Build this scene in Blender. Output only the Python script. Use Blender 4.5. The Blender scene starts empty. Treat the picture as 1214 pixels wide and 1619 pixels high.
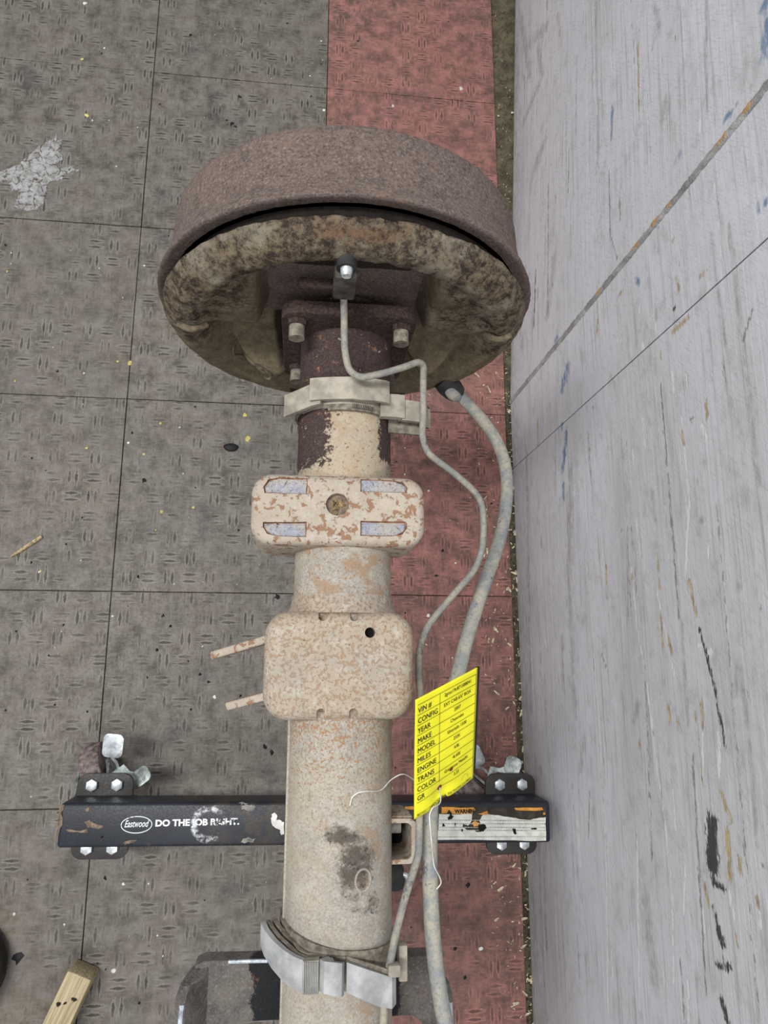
import bpy, bmesh, math, random
import numpy as np
from mathutils import Vector, Matrix
random.seed(7); rng = np.random.default_rng(7)
SC = bpy.context.scene; COL = SC.collection
# ---------------------------------------------------------------- camera
cam = bpy.data.objects.new('camera', bpy.data.cameras.new('camera')); COL.objects.link(cam)
cam.data.sensor_fit = 'VERTICAL'; cam.data.sensor_height = 36.0
cam.data.lens = 36.0 * 1120.0 / 1619.0; cam.data.clip_start = .02
cam.matrix_world = Matrix(((.9933, -.0260, -.1125, 0), (.0022, .9784, -.2069, 0), (.1154, .2052, .9719, 1.073), (0, 0, 0, 1)))
SC.camera = cam
# ---------------------------------------------------------------- light and exposure
w = bpy.data.worlds.new('shop_ambient'); SC.world = w; w.use_nodes = True
w.node_tree.nodes['Background'].inputs[0].default_value = (.93, .97, 1.0, 1)
w.node_tree.nodes['Background'].inputs[1].default_value = .54
def area(name, loc, target, sx, sy, power, col=(1, 1, 1)):
    l = bpy.data.lights.new(name, 'AREA'); l.shape = 'RECTANGLE'; l.size = sx; l.size_y = sy; l.energy = power; l.color = col
    o = bpy.data.objects.new(name, l); COL.objects.link(o); o.location = loc
    o.rotation_euler = (Vector(target) - Vector(loc)).to_track_quat('-Z', 'Y').to_euler(); return o
area('ceiling_or_fill_lamp', (-.95, .25, 2.9), (0, .1, .4), .35, 1.3, 66, (1, .99, .97))
area('ceiling_or_fill_lamp', (.15, -1.5, 3.0), (.05, 0, .3), 1.3, .5, 26, (1, .99, .97))  # wide fill lamp added from the south, no such source in view
SC.view_settings.view_transform = 'Standard'; SC.view_settings.look = 'None'
SC.view_settings.gamma = 1; SC.view_settings.use_curve_mapping = False; SC.view_settings.exposure = 0.0

# measured coordinates in metres (x right, y along the axle, z up; floor at z = 0)
D = {"marks":[["T",0.3894,0.3471,0.3735,0.3411,0.0012],["T",0.3854,0.3903,0.3908,0.413,0.0012],["W",0.3863,0.4788,0.3676,0.4784,0.0012],["T",0.3836,0.5168,0.3857,0.5216,0.0012],["T",0.3463,0.5153,0.3313,0.5195,0.0012],["T",0.3241,0.5535,0.3224,0.5722,0.0012],["T",0.2977,0.503,0.2992,0.5292,0.0025],["T",0.2892,0.4783,0.282,0.4772,0.0017],["W",0.3118,0.4463,0.3056,0.448,0.0018],["D",0.3419,0.4768,0.3237,0.4764,0.0012],["W",0.3548,0.4476,0.3459,0.4435,0.0013],["T",0.6514,0.4654,0.5624,0.4631,0.0012],["D",0.6233,0.5023,0.6168,0.4966,0.0018],["G",0.5569,0.3882,0.473,0.388,0.0012],["G",0.473,0.388,0.431,0.4055,0.0012],["G",0.6832,0.2647,0.6203,0.261,0.0012],["D",0.5357,0.5166,0.521,0.5107,0.0027],["B",0.3692,0.2492,0.3533,0.2291,0.0042],["B",0.4287,0.2195,0.4232,0.2,0.002],["B",0.4558,0.5297,0.4566,0.5387,0.0016],["B",0.4344,0.6076,0.4342,0.6213,0.0014],["B",0.3352,0.6342,0.3334,0.6428,0.0015],["B",0.4498,0.6605,0.4666,0.666,0.0042],["B",0.4875,0.6613,0.4869,0.6681,0.0024],["B",0.3873,0.4444,0.3792,0.4487,0.0012],["B",0.6327,0.4016,0.5902,0.3964,0.0014],["D",0.4863,0.1797,0.554,0.2105,0.0053],["D",1.0476,0.0629,0.9783,0.179,0.005],["D",0.9896,0.1307,0.9076,0.1558,0.004],["D",0.9499,0.2232,0.9035,0.2333,0.003],["D",1.1559,0.0308,0.9682,0.0921,0.0057],["D",0.9044,0.0523,0.9049,0.1438,0.0041],["D",0.6578,0.5045,0.6246,0.5127,0.0023],["W",0.6903,0.3534,0.6557,0.3598,0.0012],["W",0.5279,0.3404,0.4943,0.3504,0.0012],["W",0.4645,0.5728,0.4479,0.5715,0.0012],["W",0.5595,0.4485,0.5349,0.4559,0.0012],["W",0.3346,0.4707,0.3081,0.4764,0.0012],["W",0.2632,0.4974,0.2432,0.4987,0.0012],["W",0.25,0.5171,0.2374,0.5192,0.0012],["W",0.7122,0.3982,0.6722,0.4034,0.0012],["W",0.7224,0.3506,0.6729,0.3566,0.0012],["G",0.5881,0.5393,0.5806,0.5411,0.0012],["G",0.3684,0.5835,0.3691,0.5909,0.0012],["K",0.3162,0.5059,0.3186,0.5108,0.0012],["G",0.2421,0.5999,0.2611,0.6156,0.0012],["D",0.7634,0.1085,0.7789,0.168,0.0059],["D",0.5812,0.0407,0.4825,0.0634,0.004],["T",0.1077,0.3277,0.0847,0.3254,0.0017],["T",0.1004,0.4425,0.0681,0.4416,0.0016],["T",0.0716,0.4929,0.0406,0.5002,0.0019],["T",0.0218,0.4506,0.007,0.4542,0.0024],["T",-0.0373,0.4392,-0.0545,0.4424,0.0016],["T",0.3447,0.1274,0.3062,0.1224,0.0014],["T",0.1768,0.1199,0.1579,0.1202,0.0016],["T",0.2148,0.5441,0.1994,0.5432,0.0017],["T",0.2011,0.5028,0.1902,0.5047,0.0016],["T",0.0882,0.3876,0.077,0.3869,0.0012],["D",0.1605,0.4433,0.1323,0.4432,0.0012],["T",0.0446,0.4399,0.0101,0.4386,0.0012],["W",0.0948,0.3886,0.0324,0.3912,0.0012],["W",0.0324,0.3912,0.0001,0.4002,0.0012],["W",0.0001,0.4002,-0.0593,0.4087,0.0012],["W",0.2219,0.4107,0.1942,0.4089,0.0012],["W",0.1419,0.4057,0.1053,0.4096,0.0012],["W",0.2188,0.5056,0.1354,0.5068,0.0012],["W",0.1358,0.5051,0.0758,0.4899,0.0015],["W",0.1058,0.0509,-0.0859,0.0616,0.0012],["W",0.2203,0.1256,0.1056,0.1152,0.0014],["W",0.2083,0.1517,0.0286,0.1492,0.0012],["W",0.2527,0.1965,0.1474,0.1862,0.0012],["W",0.1331,0.2765,-0.0413,0.283,0.0012],["W",0.0675,0.4373,-0.0134,0.4568,0.0012],["W",0.0949,0.5293,0.0825,0.5256,0.0013],["W",0.0147,0.5011,0.0055,0.5193,0.0024],["W",0.0295,0.1188,0.0205,0.1221,0.0024],["K",0.0284,0.5033,0.002,0.5123,0.0012],["K",0.002,0.5123,-0.0208,0.5181,0.0012],["K",-0.0208,0.5181,-0.0495,0.5226,0.0012],["G",0.0084,0.3023,-0.0117,0.3168,0.0012],["K",0.1355,0.3729,0.1355,0.3729,0.0014],["D",0.0567,0.5638,0.0567,0.5638,0.0022],["G",0.0373,0.5874,0.0373,0.5874,0.0015],["D",-0.0248,0.5444,-0.0014,0.5526,0.0015],["D",0.0691,0.3231,0.0691,0.3231,0.0027],["K",0.2061,0.5183,0.2054,0.5289,0.0012],["B",0.2896,0.2339,0.2473,0.2161,0.0031],["B",0.2244,0.213,0.2064,0.2144,0.002],["B",0.3018,0.2197,0.3018,0.2197,0.0026],["B",0.2939,0.3196,0.2939,0.3196,0.0016],["D",0.2401,0.2422,0.1034,0.2155,0.0056],["D",0.1034,0.2155,-0.0578,0.2148,0.0036],["D",0.3047,0.0708,-0.0689,0.044,0.0029],["D",0.2994,0.1945,0.2195,0.1836,0.0012],["G",0.2589,0.4739,0.0385,0.4727,0.0012],["D",0.1322,0.3843,0.04,0.3717,0.0012],["D",0.0345,0.4758,-0.052,0.4728,0.0012],["O",0.1861,0.594,0.1861,0.594,0.0012],["W",0.1985,0.5346,0.1806,0.5418,0.0019],["D",0.1169,0.5213,0.1169,0.5213,0.0024],["D",-0.0031,0.5566,-0.0452,0.5549,0.0012],["K",-0.1272,0.4974,-0.1598,0.492,0.0055],["K",-0.1735,0.4897,-0.1736,0.5065,0.0012],["K",-0.1906,0.4869,-0.206,0.4936,0.0019],["K",-0.2094,0.493,-0.2155,0.498,0.0033],["K",-0.2334,0.4875,-0.2285,0.5046,0.0026],["K",-0.2581,0.4879,-0.2704,0.4947,0.0029],["T",-0.1008,0.5141,-0.1186,0.523,0.0021],["T",-0.1262,0.5173,-0.1631,0.5155,0.0024],["T",-0.1438,0.5301,-0.1547,0.5296,0.002],["T",-0.1785,0.4777,-0.1909,0.4805,0.002],["T",-0.2004,0.515,-0.2074,0.5166,0.0018],["T",-0.1646,0.5479,-0.1734,0.5477,0.0013],["T",-0.0375,0.4412,-0.0509,0.443,0.0014],["T",-0.0481,0.455,-0.0571,0.4592,0.0014],["T",-0.0747,0.3783,-0.083,0.378,0.0017],["T",-0.0616,0.4083,-0.0675,0.4095,0.0012],["T",-0.0307,0.497,-0.0539,0.4949,0.0012],["W",-0.0314,0.4043,-0.0814,0.4095,0.0012],["W",-0.0814,0.4095,-0.1397,0.4189,0.0012],["W",-0.1397,0.4189,-0.2013,0.4228,0.0012],["W",-0.2013,0.4228,-0.2754,0.4128,0.0012],["W",-0.26,0.439,-0.2967,0.4348,0.0012],["W",-0.1265,0.1198,-0.3695,0.1113,0.0012],["W",-0.0369,0.2836,-0.1985,0.2832,0.0012],["W",-0.1985,0.2832,-0.3656,0.2639,0.0012],["W",-0.1595,0.3614,-0.3286,0.3408,0.0012],["W",-0.1689,0.4502,-0.2138,0.4393,0.0012],["W",-0.0539,0.4949,-0.1017,0.4887,0.0012],["W",-0.1714,0.5141,-0.1891,0.5169,0.0017],["W",-0.0535,0.5189,-0.0911,0.5127,0.0016],["W",-0.1965,0.4731,-0.2167,0.4714,0.0012],["W",-0.3,0.2819,-0.3255,0.2808,0.0012],["W",-0.2732,0.3956,-0.2819,0.3962,0.0012],["W",-0.165,0.3049,-0.165,0.3049,0.0016],["W",-0.173,0.549,-0.186,0.5493,0.0012],["W",-0.1101,0.4374,-0.1465,0.4391,0.0012],["K",-0.0262,0.5188,-0.0661,0.5259,0.0012],["D",-0.0292,0.5576,-0.0874,0.5571,0.0013],["D",-0.0874,0.5571,-0.132,0.5534,0.0013],["G",-0.0736,0.4763,-0.2626,0.4655,0.0012],["G",-0.144,0.2461,-0.1959,0.2354,0.0012],["D",-0.2707,0.0744,-0.3717,0.0697,0.0021],["D",-0.0891,0.2378,-0.1237,0.2193,0.0034],["D",-0.2179,0.3662,-0.2897,0.3766,0.0052],["G",-0.1424,0.5592,-0.1424,0.5592,0.0012]],
"seam_orange":[[0.4524,0.012],[0.4894,0.014],[0.6033,0.012],[0.6384,0.01],[0.3586,0.01],[0.5184,0.006]],
"brake_line":[[0.0239,0.256,0.6141],[0.0255,0.2464,0.597],[0.0267,0.2249,0.59],[0.0303,0.2096,0.588],[0.0387,0.2037,0.588],[0.0535,0.2069,0.588],[0.0718,0.2146,0.585],[0.0821,0.2204,0.581],[0.0871,0.2194,0.577],[0.0885,0.2073,0.568],[0.0893,0.1839,0.562],[0.089,0.1693,0.56],[0.095,0.1565,0.556],[0.1164,0.1427,0.55],[0.1339,0.1297,0.543],[0.1404,0.1177,0.538],[0.1405,0.0909,0.535],[0.1334,0.0708,0.535],[0.1148,0.0496,0.538],[0.0966,0.0286,0.542],[0.0887,0.0121,0.545],[0.0868,-0.0062,0.547],[0.088,-0.0329,0.55],[0.0881,-0.0676,0.55],[0.086,-0.1056,0.55],[0.0853,-0.1282,0.55],[0.0819,-0.1385,0.552],[0.0746,-0.1562,0.556],[0.0673,-0.1771,0.562],[0.0631,-0.1924,0.566],[0.0601,-0.2047,0.567],[0.0589,-0.226,0.567],[0.0582,-0.251,0.567]],
"cable":[[0.1325,0.262,0.4436],[0.1385,0.25,0.4456],[0.1483,0.2515,0.436],[0.1671,0.2223,0.45],[0.1778,0.1932,0.463],[0.1801,0.1621,0.474],[0.175,0.1308,0.484],[0.1656,0.1009,0.494],[0.1547,0.0768,0.503],[0.141,0.0457,0.512],[0.1296,0.0178,0.52],[0.1209,-0.0088,0.525],[0.11,-0.0388,0.53],[0.1015,-0.0653,0.535],[0.0965,-0.0907,0.54],[0.0954,-0.112,0.54],[0.0947,-0.1308,0.54],[0.0949,-0.1535,0.54],[0.0963,-0.1857,0.54],[0.0999,-0.2172,0.54],[0.1043,-0.2401,0.54],[0.1091,-0.267,0.54]],
"tag":[[0.0734,-0.0237,0.615],[0.1215,-0.0036,0.585],[0.131,-0.0849,0.525],[0.0807,-0.1059,0.558]],
"tag_hole_wire":[[0.0974,-0.0845,0.56],[0.0972,-0.0922,0.556],[0.0951,-0.1,0.552],[0.0926,-0.1051,0.553],[0.0938,-0.1216,0.553],[0.0959,-0.1378,0.55],[0.0998,-0.1453,0.548],[0.1014,-0.1504,0.546],[0.0984,-0.1546,0.545]],
"tag_wire2":[[0.0928,-0.0949,0.545],[0.0865,-0.0854,0.545],[0.0806,-0.0806,0.548],[0.0733,-0.0769,0.555],[0.0647,-0.08,0.559],[0.0569,-0.0853,0.566],[0.0471,-0.0852,0.57],[0.0407,-0.0863,0.57],[0.0369,-0.0895,0.5695],[0.0358,-0.0945,0.5685]],
"label_white":[[0.1754,-0.1833],[0.1865,-0.1839],[0.2012,-0.1846],[0.2169,-0.1842],[0.2159,-0.1925],[0.2141,-0.1955],[0.2108,-0.1976],[0.2059,-0.1953],[0.2039,-0.1985],[0.2091,-0.2021],[0.2172,-0.203],[0.2238,-0.2054],[0.2287,-0.2041],[0.2346,-0.2012],[0.2339,-0.1974],[0.2273,-0.1957],[0.2266,-0.1912],[0.2292,-0.1867],[0.2375,-0.1851],[0.2508,-0.1864],[0.269,-0.1898],[0.2806,-0.192],[0.2906,-0.1929],[0.3025,-0.1905],[0.3109,-0.1899],[0.31,-0.2173],[0.2465,-0.2154],[0.1733,-0.2132],[0.1745,-0.1991]],
"label_orange":[[[0.1784,-0.1754],[0.1866,-0.1755],[0.1981,-0.1764],[0.2113,-0.1769],[0.2187,-0.1766],[0.2211,-0.1797],[0.2178,-0.1819],[0.2169,-0.1839],[0.198,-0.1836],[0.1783,-0.1829]],[[0.2243,-0.1843],[0.2293,-0.1834],[0.236,-0.1808],[0.2375,-0.1846],[0.2309,-0.186]],[[0.2711,-0.1781],[0.2879,-0.1781],[0.3064,-0.1783],[0.3079,-0.1814],[0.2911,-0.1819],[0.2726,-0.1807]],[[0.3078,-0.1845],[0.3103,-0.1841],[0.3107,-0.1869],[0.308,-0.1871]],[[0.2166,-0.194],[0.2208,-0.1926],[0.2257,-0.1949],[0.224,-0.1979],[0.2182,-0.1986]],[[0.1329,-0.1739],[0.1442,-0.1741],[0.1442,-0.1774],[0.1329,-0.1775]]],
"label_back":[[0.1361,-0.1743],[0.2195,-0.1762],[0.2711,-0.1781],[0.3115,-0.1784],[0.31,-0.217],[0.1733,-0.2134],[0.136,-0.2116]],
"label_black":[[[0.189,-0.1816],[0.1911,-0.1817],[0.1911,-0.1852],[0.1938,-0.1867],[0.1921,-0.1882],[0.1897,-0.1901],[0.1864,-0.19],[0.1861,-0.1873],[0.1884,-0.1859]],[[0.1798,-0.1939],[0.1833,-0.1975],[0.1791,-0.198]],[[0.1948,-0.1943],[0.1961,-0.1943],[0.1957,-0.1984],[0.1947,-0.198]],[[0.2672,-0.2019],[0.2718,-0.2031],[0.2725,-0.2081],[0.2699,-0.2091]],[[0.291,-0.2024],[0.2986,-0.2022],[0.2982,-0.2037],[0.2918,-0.204]],[[0.2239,-0.1994],[0.2306,-0.1958],[0.2346,-0.2004],[0.2304,-0.2048],[0.2254,-0.2047]],[[0.2025,-0.2012],[0.205,-0.2016],[0.2046,-0.2045],[0.2028,-0.2042]]],
"label_rows":[[[0.1733,-0.1904],[0.3099,-0.1942]],[[0.1733,-0.1946],[0.3097,-0.1978]],[[0.1732,-0.1987],[0.3095,-0.2021]],[[0.1732,-0.202],[0.3094,-0.2054]],[[0.1731,-0.2098],[0.309,-0.2127]]],
"warn":[[0.1947,-0.1833],[0.2194,-0.1838],[0.1948,-0.1784]],
"oval":[[-0.1858,-0.188],[-0.2035,-0.1876],[-0.1676,-0.1884],[-0.1865,-0.1784],[-0.1851,-0.1975]],
"east":[[-0.1992,-0.1906],[-0.1713,-0.1913],[-0.1998,-0.1829]],
"slogan":[[-0.164,-0.1931],[-0.0668,-0.1945],[-0.1647,-0.1828]],
"ring":[[-0.1021,-0.1888],[-0.1197,-0.1884]],
"flake":[[-0.029,-0.1795],[-0.0253,-0.1778],[-0.0224,-0.1805],[-0.0235,-0.1867],[-0.0195,-0.1859],[-0.0138,-0.1887],[-0.0133,-0.2027],[-0.0171,-0.2026],[-0.0182,-0.1973],[-0.0247,-0.1946],[-0.0276,-0.1919],[-0.0291,-0.1866]],
"barscuff":[[[-0.0646,-0.1691],[-0.0535,-0.1681],[-0.046,-0.1704],[-0.0532,-0.1755],[-0.0644,-0.1735]],[[-0.0665,-0.2101],[-0.0575,-0.2055],[-0.0465,-0.2062],[-0.05,-0.2108]],[[-0.0684,-0.1664],[-0.0573,-0.1659],[-0.0609,-0.1683]]],
"bar_tan":[[[-0.2741,-0.1647],[-0.2678,-0.1648],[-0.2713,-0.172],[-0.2694,-0.1823],[-0.2715,-0.1934],[-0.2738,-0.1964],[-0.2741,-0.1821]],[[-0.2654,-0.1915],[-0.2538,-0.1928],[-0.2403,-0.1911],[-0.2367,-0.1962],[-0.2483,-0.195],[-0.261,-0.1942]],[[-0.2451,-0.1838],[-0.239,-0.1809],[-0.2334,-0.1851],[-0.2226,-0.1884],[-0.2287,-0.1913],[-0.2404,-0.19]],[[-0.2454,-0.1684],[-0.2412,-0.1674],[-0.2409,-0.1716],[-0.244,-0.1725]],[[-0.2236,-0.2016],[-0.2218,-0.1986],[-0.2227,-0.2006],[-0.2257,-0.2016]],[[-0.1999,-0.2078],[-0.1896,-0.2045],[-0.178,-0.2032],[-0.1842,-0.2051],[-0.1935,-0.2085],[-0.1977,-0.2094]]],
"clipU":{"main":[[-0.0171,0.2055,0.553],[-0.0074,0.2053,0.56],[0.0021,0.2059,0.566],[0.0257,0.2061,0.572],[0.0497,0.2072,0.571],[0.0623,0.2068,0.566],[0.0754,0.2036,0.56],[0.086,0.2015,0.556],[0.0951,0.2009,0.553]]},"splat":[[-0.5026,0.774],[-0.4751,0.7906],[-0.4646,0.8034],[-0.4491,0.8262],[-0.4306,0.8399],[-0.4219,0.854],[-0.4222,0.8359],[-0.413,0.844],[-0.4138,0.82],[-0.4075,0.8063],[-0.4147,0.7986],[-0.4182,0.7935],[-0.4061,0.7911],[-0.3916,0.796],[-0.3775,0.7831],[-0.3878,0.7869],[-0.4002,0.781],[-0.406,0.7687],[-0.4185,0.7653],[-0.4276,0.7575],[-0.4291,0.7423],[-0.4294,0.7249],[-0.436,0.7129],[-0.4548,0.7067],[-0.4718,0.7122],[-0.4742,0.7257],[-0.4674,0.7355],[-0.4705,0.7467],[-0.4797,0.7413],[-0.4894,0.7601],[-0.5003,0.7534]],
"drops_yellow":[[-0.276,0.4554,0.0043],[-0.2943,0.4576,0.0024],[-0.442,0.4177,0.0024],[-0.0957,0.3781,0.0043],[-0.0902,0.3389,0.0052],[-0.2227,0.3592,0.0024],[-0.2446,0.3087,0.0024],[-0.3286,0.3155,0.0029],[-0.4732,0.5992,0.0024],[-0.2117,0.2199,0.0038],[-0.1666,0.228,0.0024],[-0.1723,0.2122,0.0014],[-0.219,0.1917,0.0014],[-0.3945,1.0019,0.0033],[-0.378,0.8937,0.0043],[-0.1805,0.1629,0.0014],[-0.0642,0.1422,0.0014],[-0.3768,0.1274,0.0019]],
"drops_white":[[-0.3992,1.1167,0.0043],[-0.3604,1.0289,0.0019],[-0.3228,0.8011,0.0019],[-0.3681,0.8849,0.0019],[-0.3418,0.8876,0.0014],[-0.2658,0.6239,0.0019],[-0.3347,0.6145,0.0014],[-0.47,0.6313,0.0014],[-0.3426,0.4352,0.0019],[-0.3921,0.4754,0.0014],[-0.2683,0.3259,0.0024],[-0.271,0.0639,0.0024],[-0.1207,-0.0501,0.0029],[-0.0826,0.0234,0.0019],[-0.1414,0.0213,0.0014],[0.0167,0.9447,0.0029],[-0.0092,1.0121,0.0019],[0.1383,0.9666,0.0033],[0.263,1.0157,0.0043],[0.3569,0.9749,0.0029],[0.3307,0.9656,0.0019],[-0.1938,0.3532,0.0019],[-0.3784,0.1265,0.0019],[-0.3005,-0.3417,0.0019],[-0.3658,-0.3264,0.0024],[-0.1956,-0.2948,0.0014],[-0.1797,-0.3591,0.0014],[-0.2288,-0.2945,0.0024],[-0.2668,-0.3973,0.0014],[-0.2329,-0.3995,0.0043],[0.2619,-0.3925,0.0033],[0.1573,0.2901,0.0019],[0.1955,0.2645,0.0024],[0.2361,0.1505,0.0019],[0.215,0.0771,0.0024],[0.2285,0.0061,0.0019],[0.1924,0.0692,0.0029],[0.1574,0.3339,0.0014],[0.0124,1.0476,0.0014],[0.0093,1.0874,0.0019]],
"drops_black":[[-0.2189,1.0732,0.0038],[-0.1288,0.9563,0.0033],[-0.1403,0.9019,0.0043],[-0.149,0.9073,0.0024],[-0.1336,0.8963,0.0029],[-0.1728,0.3882,0.0019],[-0.2408,0.267,0.0038],[-0.3445,0.168,0.0019],[-0.3843,0.278,0.0014],[-0.406,0.2969,0.0019],[-0.0363,0.0952,0.0048],[-0.1998,0.0655,0.0029],[-0.2055,0.0156,0.0029],[-0.1429,-0.0182,0.0024],[-0.2161,-0.0226,0.0019],[-0.354,0.008,0.0019],[-0.2508,0.0787,0.0014],[-0.1298,-0.0289,0.0029],[-0.2533,-0.286,0.0033],[-0.3555,-0.3803,0.0076],[0.3211,0.2746,0.0019],[0.2964,0.2469,0.0024],[0.2457,-0.3106,0.0038],[0.2164,0.17,0.0029],[0.2059,0.1303,0.0033],[0.2385,-0.4272,0.0029],[0.2258,-0.3911,0.0029],[0.1685,-0.2918,0.0033],[-0.1881,0.0501,0.0024],[-0.0974,0.1946,0.0024],[-0.0361,-0.1274,0.0048],[-0.0472,-0.1187,0.0038],[-0.2396,0.1213,0.0029],[-0.084,-0.0485,0.0024],[-0.3381,0.0507,0.0019],[-0.1525,-0.0675,0.0024],[-0.2948,-0.0694,0.0019]],
"crates":{}}
# ================================================================ material helpers
def lin(c):
    return tuple((v/255/12.92 if v/255 <= .04045 else ((v/255+.055)/1.055)**2.4) for v in c) + (1,)
class Mat:
    def __init__(s, name, rough=.8, metal=0.0, spec=.3):
        s.m = bpy.data.materials.new(name); s.m.use_nodes = True; s.t = s.m.node_tree
        s.b = s.t.nodes['Principled BSDF']
        s.b.inputs['Roughness'].default_value = rough; s.b.inputs['Metallic'].default_value = metal
        s.b.inputs['Specular IOR Level'].default_value = spec
    def put(s, sock, v):
        if isinstance(v, bpy.types.NodeSocket): s.t.links.new(v, sock)
        elif isinstance(v, tuple) and len(v) == 3 and sock.type == 'RGBA': sock.default_value = lin(v)
        else: sock.default_value = v
    def node(s, typ, ins={}, out=0, **kw):
        n = s.t.nodes.new(typ)
        for k, v in kw.items(): setattr(n, k, v)
        for k, v in ins.items(): s.put(n.inputs[k], v)
        return n.outputs[out]
    def math(s, op, a, b=0.0, c=None):
        d = {0: a, 1: b}
        if c is not None: d[2] = c
        return s.node('ShaderNodeMath', d, operation=op)
    def mul(s, a, b): return s.math('MULTIPLY', a, b)
    def add(s, a, b): return s.math('ADD', a, b)
    def mix(s, f, a, b):
        n = s.t.nodes.new('ShaderNodeMix'); n.data_type = 'RGBA'
        s.put(n.inputs[0], f); s.put(n.inputs[6], a); s.put(n.inputs[7], b); return n.outputs[2]
    def obj(s): return s.node('ShaderNodeTexCoord', out=3)
    def pos(s): return s.node('ShaderNodeNewGeometry', out=0)
    def sc(s, v, k): return s.node('ShaderNodeVectorMath', {0: v, 1: k}, operation='MULTIPLY')
    def xyz(s, v):
        n = s.t.nodes.new('ShaderNodeSeparateXYZ'); s.put(n.inputs[0], v); return n.outputs
    def noise(s, v, scale, detail=4.0, rough=.6, dist=0.0):
        return s.node('ShaderNodeTexNoise', {'Vector': v, 'Scale': scale, 'Detail': detail, 'Roughness': rough, 'Distortion': dist})
    def vor(s, v, scale, feature='F1', out=0, rnd=1.0):
        return s.node('ShaderNodeTexVoronoi', {'Vector': v, 'Scale': scale, 'Randomness': rnd}, out, feature=feature)
    def ss(s, v, lo, hi, a=0.0, b=1.0):
        return s.node('ShaderNodeMapRange', {0: v, 1: lo, 2: hi, 3: a, 4: b}, interpolation_type='SMOOTHSTEP')
    def attr(s, name):
        c = s.node('ShaderNodeAttribute', attribute_name=name)
        n = s.t.nodes.new('ShaderNodeSeparateColor'); s.t.links.new(c, n.inputs[0]); return n.outputs
    def color(s, c): s.put(s.b.inputs['Base Color'], c)
    def rough(s, c): s.put(s.b.inputs['Roughness'], c)
    def bump(s, h, dist=.001, strength=1.0):
        b = s.node('ShaderNodeBump', {'Height': h, 'Distance': dist, 'Strength': strength})
        s.t.links.new(b, s.b.inputs['Normal'])

def mat_plain(name, c, rough=.6, metal=0.0, var=.12, scale=60, bump=.0003, spec=.3):
    m = Mat(name, rough, metal, spec); o = m.obj(); n = m.noise(o, scale, 5)
    d = tuple(int(v*(1-var*2)) for v in c); l = tuple(min(255, int(v*(1+var))) for v in c)
    m.color(m.mix(m.ss(n, .3, .7), d, l)); m.bump(n, bump); return m.m

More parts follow.
